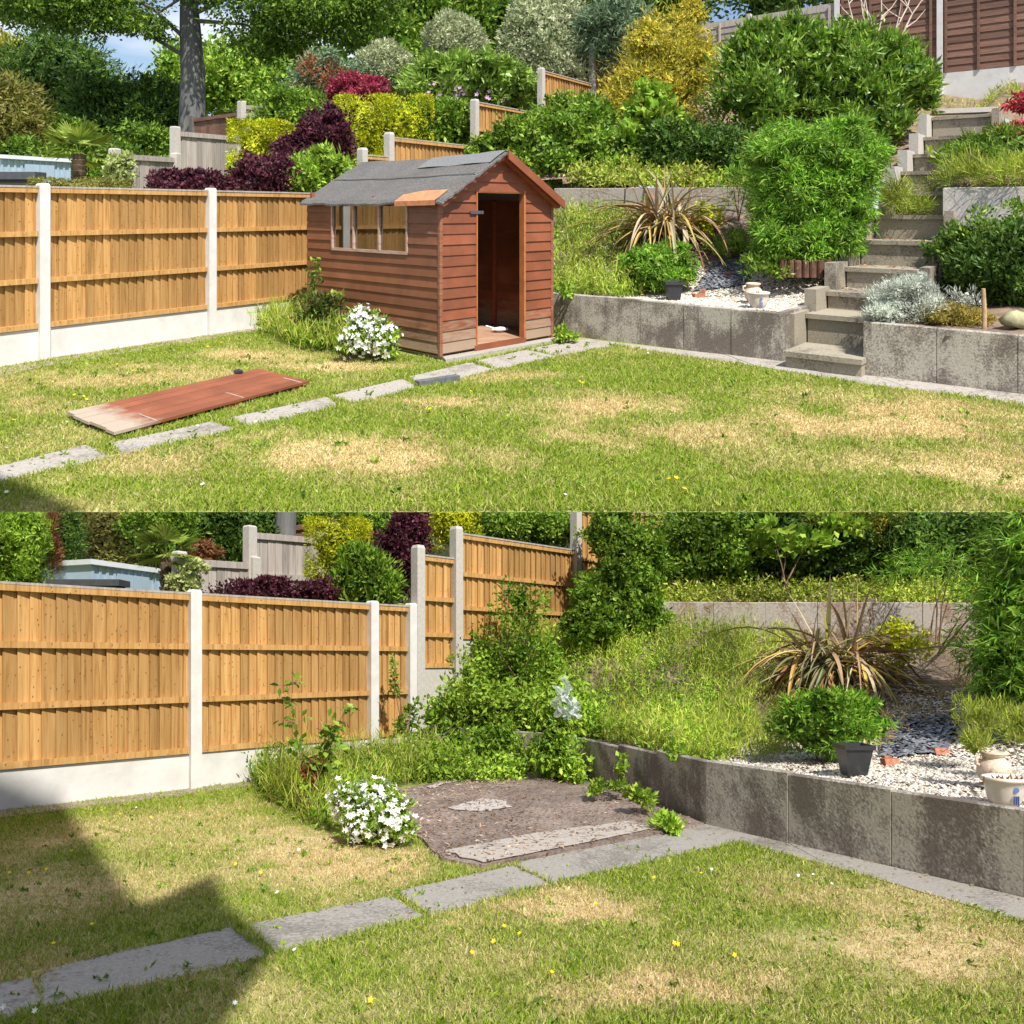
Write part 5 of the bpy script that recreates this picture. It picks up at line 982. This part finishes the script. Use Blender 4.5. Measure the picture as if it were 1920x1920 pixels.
bush(A, 'step_weeds', 'dry grass and weeds growing in the joints of the middle steps', 'weeds', [(1650, 388, 1740, 412, 10.0, .1), (1690, 340, 1765, 372, 10.4, .12)], 500, .10, .008, L_LIME, cs=0, shell=.1, up=.7)
bush(A, 'low_juniper', 'low feathery dark shrub above the block wall under the red maple', 'shrub', [(1810, 245, 1960, 325, 9.9, .5), (1790, 275, 1850, 320, 9.8, .3)], 3500, .10, .018, L_TREE, cs=.75, up=.4)
bush(A, 'red_maple', 'red-leaved Japanese maple at the right edge', 'shrub', [(1858, 225, 1960, 268, 10.0, .4), (1890, 170, 1970, 205, 10.6, .4)], 1500, .08, .04, L_RED, cs=0, shell=.3, up=-.1, stems=4)
bush(A, 'dock_plant', 'broad-leaved dock growing on an upper step', 'weed', [(1742, 270, 1795, 318, 10.9, .2)], 60, .17, .07, L_BRIGHT, cs=0, shell=.1, up=.5)
# bare pale branches at the top right
m = MB(); rr = random.Random(5); base = A.pt(1655, 110, 14.2)
for k in range(6):
    p = Vector(base)+Vector((rr.uniform(-.4, .3), 0, 0)); d = Vector((rr.uniform(-.45, .3), rr.uniform(-.2, .2), 1)).normalized(); pts = [p]
    for i in range(6): d = (d+Vector((rr.uniform(-.25, .25), rr.uniform(-.1, .1), 0))).normalized(); p = p+d*.28; pts.append(p.copy())
    m.tube(pts, [.022, .019, .016, .013, .010, .007, .004], 6)
    for i in (2, 3, 4): e = Vector((rr.uniform(-1, 1), 0, .6)).normalized(); m.tube([pts[i], pts[i]+e*.25, pts[i]+e*.45+Vector((0, 0, .08))], [.012, .008, .004], 5)
tag(m.build(A, 'bare_branches', plain('bleached_twig', (.58, .49, .40), .9, A, .2, 12)), 'bleached bare branches of a dead shrub before the top fence', 'dead shrub')

# ================================================================== plants by the sheds
def azalea(G, bx, lab, n=1):
    t = bush(G, 'azalea', lab, 'shrub', bx, 1500 if G is A else 1900, .06 if G is A else .05, .024 if G is A else .018, L_BRIGHT, cs=.7, up=.3, clump=.1, stems=3)
    bl = boxes(G, bx); P = []; N_ = []
    for b in bl:
        d = norm(RNG.normal(size=(170, 3))+[0, -.8, .25]); d = d[(d[:, 2] > -.85) & (np.sin(d[:, 0]*9+b[0]*5)*np.cos(d[:, 2]*8)+RNG.normal(size=len(d))*.4 > -.25)]; P.append(np.array(b[:3])+d*np.array(b[3:6])*1.03+RNG.normal(size=d.shape)*.02); N_.append(d)
    leafobj(G, 'blossom', flowers(np.concatenate(P), np.concatenate(N_)+RNG.normal(size=np.concatenate(N_).shape)*.35, (.034 if G is A else .027)*RNG.uniform(.5, 1.15, len(np.concatenate(N_)))), L_WHITE, t['_b'], t)
azalea(A, [(638, 605, 710, 668, 8.0, .22), (655, 575, 705, 625, 8.15, .16), (690, 600, 742, 672, 7.9, .16)], 'white-flowering azalea against the side of the red shed')
azalea(B, [(642, 1500, 730, 1585, 5.0, .17), (650, 1462, 738, 1530, 5.15, .14), (700, 1490, 775, 1592, 4.95, .14), (625, 1475, 670, 1530, 5.2, .1)], 'white-flowering azalea at the corner of the bare base, lower garden')
def sapling(G, c, h, lab, seed):
    rr = random.Random(seed); t = thing(G, 'rose_sapling', lab, 'sapling', c); m = MB(); P = []; 
    for k in range(3):
        p = Vector(c)+Vector((rr.uniform(-.05, .05), 0, 0)); pts = [p.copy()]; d = Vector((rr.uniform(-.22, .22), 0, 1)).normalized()
        for i in range(7): p = p+d*h/7*(1-.18*k); d = (d+Vector((rr.uniform(-.12, .12), rr.uniform(-.1, .1), 0))).normalized(); pts.append(p.copy()); 
        m.tube(pts, [.008, .007, .006, .005, .004, .003, .0025, .002], 6)
        for q in pts[3:]:
            for j in range(7): e = Vector((rr.uniform(-1, 1), rr.uniform(-1, 1), rr.uniform(-.2, .4)))*.10; P.append(q+e*rr.uniform(.2, 1)); m.tube([q, q+e*.9], .0015, 4)
    P = np.array([tuple(p) for p in P]); n = len(P); m.build(G, 'stem', TWIG(G), t); V = np.concatenate([quads(P+RNG.normal(size=P.shape)*.02, norm(RNG.normal(size=(n, 3))+[0, 0, -.2]), norm(RNG.normal(size=(n, 3))*.5+[0, 0, 1]), .075, .045) for _ in range(2)]); leafobj(G, 'foliage', V, L_MID, c, t)
sapling(A, (*A.gr(600, 640), 0), .95, 'spindly rose sapling with toothed leaves at the far side of the shed wall', 3)
sapling(B, (*B.gr(597, 1530), 0), 1.02, 'spindly rose sapling with toothed leaves beside the azalea, lower garden', 4)
WA = [A.gr(480, 618), A.gr(560, 660), A.gr(650, 672), A.gr(690, 665), A.gr(640, 635), A.gr(585, 605), A.gr(540, 598)]
meadow(A, 'weeds', 'tall grass and weeds where the fence meets the shed', 'weeds', WA, 5000, .34, .15, .010, L_LIME, None, True, 1.6)
meadow(A, 'weeds', 'leafy weeds around the rose sapling at the shed side', 'weeds', WA, 3500, .32, .06, .03, L_MID, None, True, .5, seed=4)
bush(A, 'dark_weeds', 'brownish shaded weeds against the left end of the shed wall', 'weeds', [(560, 545, 640, 640, 8.9, .2)], 1500, .07, .03, leaf('brown_green', [(.10, .06, .03), (.08, .14, .02), (.14, .20, .03)]), cs=.4, up=.5, shell=.3)
bush(A, 'weeds', 'creeping weed at the right end of the shed by the path', 'weeds', [(1035, 608, 1065, 645, 9.0, .1), (1050, 625, 1090, 642, 9.0, .1)], 300, .06, .045, L_BRIGHT, cs=0, up=.3, shell=.2)
bush(A, 'trailing_weed', 'green leaves trailing over the left end of the low wall', 'weed', [(1040, 530, 1075, 560, 9.5, .1)], 120, .06, .05, L_BRIGHT, cs=0, shell=.2)

# ================================================================== lower garden planting
WB = [B.gr(470, 1470), B.gr(540, 1525), B.gr(610, 1565), B.gr(630, 1520), B.gr(740, 1480), B.gr(850, 1462), B.gr(720, 1440), B.gr(500, 1462)]
meadow(B, 'weeds', 'tall grass and weeds along the foot of the fence left of the azalea', 'weeds', WB, 9000, .34, .13, .007, L_LIME, None, True, 1.6)
meadow(B, 'weeds', 'leafy weeds at the foot of the fence around the rose sapling', 'weeds', WB, 7000, .30, .045, .022, L_MID, None, True, .5, seed=4)
bush(B, 'brown_stem_weed', 'rusty-stemmed weed beside the rose sapling', 'weed', [(560, 1420, 610, 1500, 5.9, .1)], 350, .05, .02, L_RUST, cs=0, shell=.2, stems=3)
PB = [(-1.0, 8.95), (.4, 8.05), (.78, 7.55), (1.2, 6.3), (1.45, 5.75), (1.7, 6.0), (2.2, 7.2), (2.5, 8.2), (2.9, 9.5), (1.84, 9.62), (.2, 10.05), (-.75, 9.35)]
meadow(B, 'bank_weeds', 'lush lime-green grass and weeds covering the bank in the middle', 'weeds', PB, 30000, .30, .085, .008, L_LIME, 'bed', True, 1.3)
meadow(B, 'bank_weeds', 'small-leaved bright green weeds among the bank grass', 'weeds', PB, 22000, .24, .04, .022, L_BRIGHT, 'bed', True, .4, seed=9)
PF = [(-1.05, 8.9), (.42, 8.0), (.9, 7.4), (1.0, 8.4), (.5, 9.4), (-.5, 9.5)]
meadow(B, 'bank_foliage', 'broad-leaved green weeds tumbling over the old wall left of the plastic bag', 'weeds', PF, 12000, .42, .07, .042, L_BRIGHT, 'bed', True, .2, seed=3)
meadow(B, 'wall_foot_weeds', 'straggly leafy weeds along the back edge of the bare base', 'weeds', [(-1.0, 8.7), (-1.15, 8.1), (-.9, 7.4), (-.2, 7.3), (.3, 7.6), (.62, 7.1), (.75, 7.5), (.4, 8.0)], 9000, .34, .055, .03, L_BRIGHT, None, True, .4, seed=8)
bush(B, 'trailing_weed', 'leafy trails hanging down the old wall above the back of the base', 'weed', [(880, 1340, 980, 1440, 7.9, .12), (980, 1350, 1090, 1455, 7.5, .12), (820, 1360, 900, 1430, 8.3, .1)], 2400, .055, .035, L_MID, cs=.45, up=-.3, shell=.3)
bush(B, 'climbing_weed', 'leggy climbing weed in front of the stepped fence', 'weed', [(920, 1060, 1030, 1200, 9.2, .2), (905, 1160, 1040, 1290, 9.1, .25)], 2600, .055, .03, L_MID, cs=.25, shell=.35, up=.5, stems=8)
bush(B, 'climbing_weed', 'thin creeper climbing the last white post', 'weed', [(735, 1290, 790, 1400, 8.2, .1), (725, 1220, 750, 1300, 8.2, .06), (780, 1330, 850, 1400, 8.3, .1)], 800, .05, .035, L_MID, cs=0, shell=.2, stems=5)
bush(B, 'trailing_weed', 'broad green leaves trailing over the low wall, lower garden', 'weed', [(1240, 1385, 1290, 1430, 5.95, .05), (1150, 1400, 1180, 1480, 6.5, .05)], 160, .05, .045, L_BRIGHT, cs=0, shell=.2)
bush(B, 'weeds', 'sprawling weed where the bare base meets the low wall', 'weeds', [(1170, 1470, 1230, 1520, 5.85, .12), (1220, 1520, 1285, 1560, 5.3, .12), (1100, 1460, 1170, 1485, 6.4, .15)], 900, .05, .035, L_BRIGHT, cs=0, shell=.2, up=.3)
bush(B, 'hedge', 'dense green hedge at the end of the stepped fence, lower garden', 'hedge', [(1075, 1060, 1200, 1180, 9.8, .4), (1120, 1000, 1260, 1150, 10.0, .5), (1090, 940, 1200, 1060, 10.2, .4), (1180, 950, 1400, 1130, 10.6, .7), (1060, 1130, 1160, 1215, 9.4, .25), (1150, 1120, 1250, 1200, 9.5, .25)], 17000, .06, .035, L_MID, cs=.8, clump=.1)
bush(B, 'hedge', 'dark green thicket above the upper wall, lower garden', 'hedge', [(1350, 930, 1600, 1120, 10.9, .7), (1560, 940, 1800, 1120, 10.8, .7), (1750, 930, 1960, 1120, 10.6, .6)], 14000, .07, .035, L_DARK, cs=.82)
bush(B, 'sycamore_sapling', 'young sycamore with pale broad leaves above the spiky plant, lower garden', 'sapling', [(1390, 950, 1560, 1070, 10.1, .3), (1480, 930, 1640, 1000, 10.2, .3)], 600, .12, .11, L_BRIGHT, cs=0, shell=.3, stems=3)
bush(B, 'golden_conifer', 'yellow conifer foliage cut off at the top of the lower garden', 'conifer', [(1500, 900, 1680, 1010, 10.5, .3)], 3500, .07, .014, L_GOLD, cs=.6, clump=.13)
TB = [(1.8, 9.7), (6.3, 9.6), (6.3, 10.4), (1.8, 10.5)]
meadow(B, 'ground_ivy', 'lime creeping weeds along the top of the upper wall, lower garden', 'ground cover', TB, 15000, .26, .055, .028, L_LIME, lambda X, Y: 1.82+.3*(Y-9.7), True, .5)
meadow(B, 'bank_weeds', 'thinning weeds where the bank grass meets the white gravel', 'weeds', [(1.5, 5.75), (2.0, 5.85), (2.6, 6.9), (3.2, 8.2), (3.4, 9.5), (2.7, 9.5), (2.4, 8.2), (2.1, 7.2)], 7000, .17, .07, .009, L_LIME, 'bed', True, 1.0, seed=12)
meadow(A, 'slope_weeds', 'sparse dry weeds on the bare soil by the top steps', 'weeds', [(7.0, 12.6), (8.2, 12.3), (9.5, 13.5), (8.5, 14.6), (6.8, 14.8)], 1600, .12, .10, .015, L_LIME, hA, True, .8)
SW = [(2.6, 9.4), (2.5, 7.6), (2.0, 6.4), (2.3, 6.0), (3.6, 6.6), (5.5, 6.4), (5.8, 9.3)]
meadow(B, 'bed_weeds', 'sparse weeds and dry stalks on the bed around the spiky plant', 'weeds', SW, 7000, .12, .09, .009, leaf('dry_weed', [(.20, .26, .04), (.42, .30, .12), (.30, .15, .07), (.12, .20, .03)]), 'bed', True, .3)
bush(B, 'bamboo', 'bamboo at the right edge leaning into view, lower garden', 'bamboo', [(1850, 1000, 2050, 1200, 6.3, .5), (1830, 1120, 2020, 1300, 6.2, .5), (1840, 1250, 2000, 1370, 6.1, .35), (1880, 900, 2060, 1100, 6.5, .5)], 12000, .10, .014, L_BAM, cs=.72, up=-.25, clump=.12, stems=5)
bush(B, 'bamboo_shoots', 'thin bamboo shoots hanging before the dark thicket, lower garden', 'bamboo', [(1640, 1010, 1850, 1110, 8.8, .4), (1760, 1100, 1870, 1200, 7.5, .3)], 1700, .11, .013, L_BAM, cs=0, shell=.2, up=-.2, stems=8)
bush(B, 'dwarf_rhododendron', 'compact dark green domed shrub behind the black pot, lower garden', 'shrub', [(1448, 1300, 1640, 1418, 5.75, .3), (1520, 1290, 1620, 1360, 5.9, .25)], 5200, .055, .013, L_BAM, cs=.82, up=.3, clump=.07, stems=3)
bush(B, 'yellow_shrub', 'small yellow-green shrub right of the spiky plant, lower garden', 'shrub', [(1640, 1170, 1730, 1260, 8.0, .2)], 800, .05, .03, L_YELL, cs=.4)
bush(B, 'ground_weeds', 'grass and weeds on the gravel right of the jug, lower garden', 'weeds', [(1790, 1310, 1900, 1380, 5.3, .2), (1880, 1330, 1960, 1400, 4.9, .15), (1800, 1375, 1850, 1410, 4.7, .1)], 2200, .07, .008, L_LIME, cs=.3, up=1, shell=.3)
# over the fence
bush(B, 'cypress', 'dense bright green cypress at the left edge, lower garden', 'conifer', [(-80, 930, 45, 1130, 10.0, .4), (20, 940, 88, 1130, 10.1, .3)], 8000, .06, .018, L_BRIGHT, cs=.85, up=.6, clump=.1)
bush(B, 'dead_cypress', 'brown dead cypress between two green ones, lower garden', 'conifer', [(72, 930, 112, 1090, 10.5, .2)], 2000, .08, .012, L_BROWNN, cs=.3, up=.8, shell=.4, stems=3)
bush(B, 'cypress', 'shaded dark cypress right of the dead one, lower garden', 'conifer', [(100, 925, 150, 1085, 10.9, .25)], 3000, .06, .018, L_DARK, cs=.85, up=.6)
bush(B, 'olive_conifer', 'loose olive-green conifer above the blue shed, lower garden', 'conifer', [(150, 930, 290, 1070, 11.9, .5)], 6500, .08, .025, L_OLIVE, cs=.8)
bush(B, 'evergreen_hedge', 'dark evergreen backdrop behind the palm and grey fences, lower garden', 'hedge', [(130, 900, 260, 1090, 12.6, .3), (270, 920, 430, 1080, 12.3, .4), (400, 910, 540, 1090, 12.5, .4), (520, 920, 660, 1060, 12.8, .3)], 15000, .08, .035, L_DARK, cs=.9)
bush(B, 'green_shrub', 'mid green leaves behind the palm crown, lower garden', 'shrub', [(240, 940, 360, 1040, 11.6, .3)], 2600, .07, .04, L_MID, cs=.7)
bush(B, 'red_tipped_shrub', 'shrub with dull red tips right of the palm, lower garden', 'shrub', [(350, 1015, 410, 1055, 11.2, .2)], 800, .06, .03, L_RUST, cs=.7)
x, y, z = B.pt(536, 1040, 12.3); m = MB(); m.tube([(x, y, z-.6), (x, y, z), (x-.005, y, z+.4), (x+.01, y, B.eye+B.top*y)], [.19, .175, .16, .155], 14)
tag(m.build(B, 'tree_trunk', BARK(B)), 'smooth grey tree trunk rising above the taller grey fence, lower garden', 'tree')
bush(B, 'clipped_shrub', 'flat-topped clipped bright yellow shrub beyond the fence, lower garden', 'shrub', [(583, 978, 690, 1085, 9.6, .3)], 6500, .042, .014, L_YELL, 'box', cs=.86, shell=.9)
bush(B, 'purple_smokebush', 'dark purple-leaved shrub left of the stepped fence, lower garden', 'shrub', [(690, 1000, 780, 1120, 9.5, .3), (735, 955, 800, 1050, 9.9, .3)], 5000, .05, .032, L_PURP, cs=.8)
bush(B, 'purple_shrub', 'low purple shrub over the fence below the grey fences, lower garden', 'shrub', [(415, 1088, 560, 1140, 8.7, .25)], 2600, .045, .026, L_PURP, cs=.8)
bush(B, 'purple_shrub', 'low purple shrub over the fence under the yellow shrub, lower garden', 'shrub', [(562, 1088, 640, 1140, 8.8, .2)], 1500, .045, .026, L_PURP, cs=.8)
bush(B, 'laurel_shrub', 'fresh green shrub over the fence before the purple one, lower garden', 'shrub', [(625, 1050, 755, 1150, 9.0, .25), (640, 1030, 720, 1090, 9.1, .2)], 3200, .075, .028, L_MID, cs=.7, up=.6)
bush(B, 'clipped_hedge', 'block of yellow hedge behind the tall grey posts, lower garden', 'hedge', [(790, 930, 900, 1030, 10.4, .3)], 3500, .042, .014, L_YELL, 'box', cs=.86, shell=.9)
bush(B, 'green_shrub', 'leafy green shrub spilling over the stepped fence top, lower garden', 'shrub', [(850, 930, 1010, 1025, 11.0, .4), (960, 940, 1090, 1030, 11.3, .4)], 6000, .06, .03, L_MID, cs=.85)
bush(B, 'green_shrub', 'green shrub between the yellow and purple ones, lower garden', 'shrub', [(640, 935, 730, 1010, 11.0, .4)], 2600, .06, .03, L_MID, cs=.85)
bush(B, 'ivy', 'pale variegated ivy on the grey fence, lower garden', 'ivy', [(325, 1060, 370, 1120, 9.4, .1), (355, 1050, 385, 1075, 9.4, .08)], 800, .055, .05, L_IVY, cs=.4)

# ================================================================== small flowers in the grass
def small_flower(G, name, lab, cat, spots, mat, size, pet, grp):
    P = np.zeros((1, 3)); V = flowers(np.array([[0, 0, size*1.5]]), np.array([[.1, -.3, 1.0]]), size, pet); n = len(V)//4
    me = None
    for (px, row) in spots:
        x, y = G.gr(px, row)
        if me is None:
            o = link_mesh(name, V*G.S, np.arange(n*4), 4, mat, (0, 0, 0), None); me = o.data
        else: o = bpy.data.objects.new(name, me); C.objects.link(o)
        o.location = Vector(G.map([(x, y, .012)])[0]); o.rotation_euler = (0, 0, random.uniform(0, 6)); tag(o, lab, cat, grp)
meadow(A, 'lawn_weeds', 'clover and broad-leaved weeds dotted through the upper lawn', 'lawn weeds', ra, 3500, .035, .038, .022, L_MID, None, True, .2, seed=14)
meadow(B, 'lawn_weeds', 'clover and broad-leaved weeds dotted through the lower lawn', 'lawn weeds', rb, 3500, .028, .028, .016, L_MID, None, True, .2, seed=15)
small_flower(A, 'buttercup', 'tiny yellow flower in the upper lawn', 'flower', [(88, 731), (163, 690), (220, 691), (250, 703), (265, 716), (305, 715), (312, 713), (140, 750), (157, 753), (162, 759), (25, 798), (390, 657), (415, 649), (338, 660), (560, 698), (806, 777), (892, 735), (883, 743), (968, 718), (1004, 710), (1087, 724), (1093, 727), (978, 750), (1113, 689), (1255, 912), (1283, 931), (1268, 910), (703, 682)], L_YPET, .019, 5, 'yellow flowers in the upper lawn')
small_flower(A, 'daisy', 'tiny white daisy in the upper lawn', 'flower', [(12, 850), (12, 935), (52, 825), (105, 810), (125, 800), (212, 866), (225, 850), (370, 808), (480, 800), (408, 826), (215, 742), (1440, 700), (1452, 703), (1215, 668), (380, 920), (1060, 940), (545, 800)], L_WHITE, .015, 6, 'daisies in the upper lawn')
small_flower(B, 'buttercup', 'tiny yellow flower in the lower lawn', 'flower', [(190, 1527), (225, 1534), (283, 1540), (195, 1549), (338, 1521), (131, 1569), (133, 1605), (54, 1647), (86, 1640), (18, 1647), (100, 1783), (172, 1746), (442, 1630), (489, 1647), (695, 1892), (885, 1801), (925, 1779), (945, 1750), (974, 1764), (1035, 1839), (1265, 1783), (1272, 1785), (1378, 1806), (1117, 1706), (1227, 1656), (1315, 1648)], L_YPET, .012, 5, 'yellow flowers in the lower lawn')
small_flower(B, 'daisy', 'tiny white daisy in the lower lawn', 'flower', [(6, 1905), (65, 1912), (255, 1521), (440, 1897), (552, 1795), (520, 1684), (1497, 1652), (1525, 1650), (1560, 1668), (1335, 1640), (560, 1602)], L_WHITE, .011, 6, 'daisies in the lower lawn')

# ================================================================== the house behind the viewer whose shadow falls on the lower lawn
def house():
    t = bpy.data.objects.new('house', None); C.objects.link(t); t.location = (-2, -1.5, -3); tag(t, 'brick house just behind the viewer whose shadow lies on the lower lawn', 'house'); edge = []
    for (px, row, zg) in ((-60, 1180, .9), (120, 1508, 0), (255, 1692, 0), (285, 1692, 0), (400, 1638, 0), (425, 1700, 0), (520, 1772, 0), (425, 1910, 0), (300, 2150, 0)):
        if px < 0: x, y = -4.7, 5.3
        else: x, y = B.gr(px, row)
        p = Vector(B.map([(x, y, zg)])[0]); k = (p.y+1.5)/-tosun.y; edge.append(p+tosun*k)
    pts = [(e.x, e.z) for e in edge]; pts = [(-14, pts[0][1]+1.5), (pts[0][0]-.3, pts[0][1]+1.5)]+pts+[(pts[-1][0], -3), (-14, -3)]
    me = bpy.data.meshes.new('gable_wall'); n = len(pts); V = [(x+2, 0, z+3) for x, z in pts]+[(x+2, -.06, z+3) for x, z in pts]; me.from_pydata(V, [], [tuple(range(n)), tuple(range(n, 2*n))[::-1]]+[(i, i+n, (i+1) % n+n, (i+1) % n) for i in range(n)]); me.materials.append(plain('house_brick', (.35, .17, .11), .9, B, .25, 5))
    o = bpy.data.objects.new('wall', me); C.objects.link(o); o.parent = t
def tall_house():
    t = bpy.data.objects.new('house', None); C.objects.link(t); t.location = (-8, -2.5, -3); tag(t, 'tall brick house unseen behind the viewer, its overhang added to shade the corner of the upper lawn', 'house')
    ep = []
    for (px, row) in ((118, 962), (0, 903)): x, y = A.gr(px, row); p = Vector(A.map([(x, y, 0)])[0]); k = (p.y+2.5)/-tosun.y; ep.append(p+tosun*k+Vector((.35, 0, 0)))
    for name, pts, mt in (('wall', [(-14, -3), (-3, -3), (-3, ep[1].z), (-14, ep[1].z)], plain('house_brick', (.35, .17, .11), .9, B, .25, 5)), ('roof', [(-2.99, ep[0].z-5), (ep[0].x+.3, ep[0].z-2), (ep[0].x+.01, ep[0].z), (ep[1].x, ep[1].z), (-2.99, ep[1].z+3)], plain('house_tile', (.14, .08, .07), .9, B, .25, 5))):  # overhanging roof is added, its outline shaped to cast the lawn corner shadow
        me = bpy.data.meshes.new(name); n = len(pts); V = [(x+8, 0, z+3) for x, z in pts]+[(x+8, -.3, z+3) for x, z in pts]; me.from_pydata(V, [], [tuple(range(n)), tuple(range(n, 2*n))[::-1]]+[(i, i+n, (i+1) % n+n, (i+1) % n) for i in range(n)]); me.materials.append(mt)
        o = bpy.data.objects.new(name, me); C.objects.link(o); o.parent = t
house(); tall_house()
for o in bpy.data.objects:
    if '_b' in o: del o['_b']
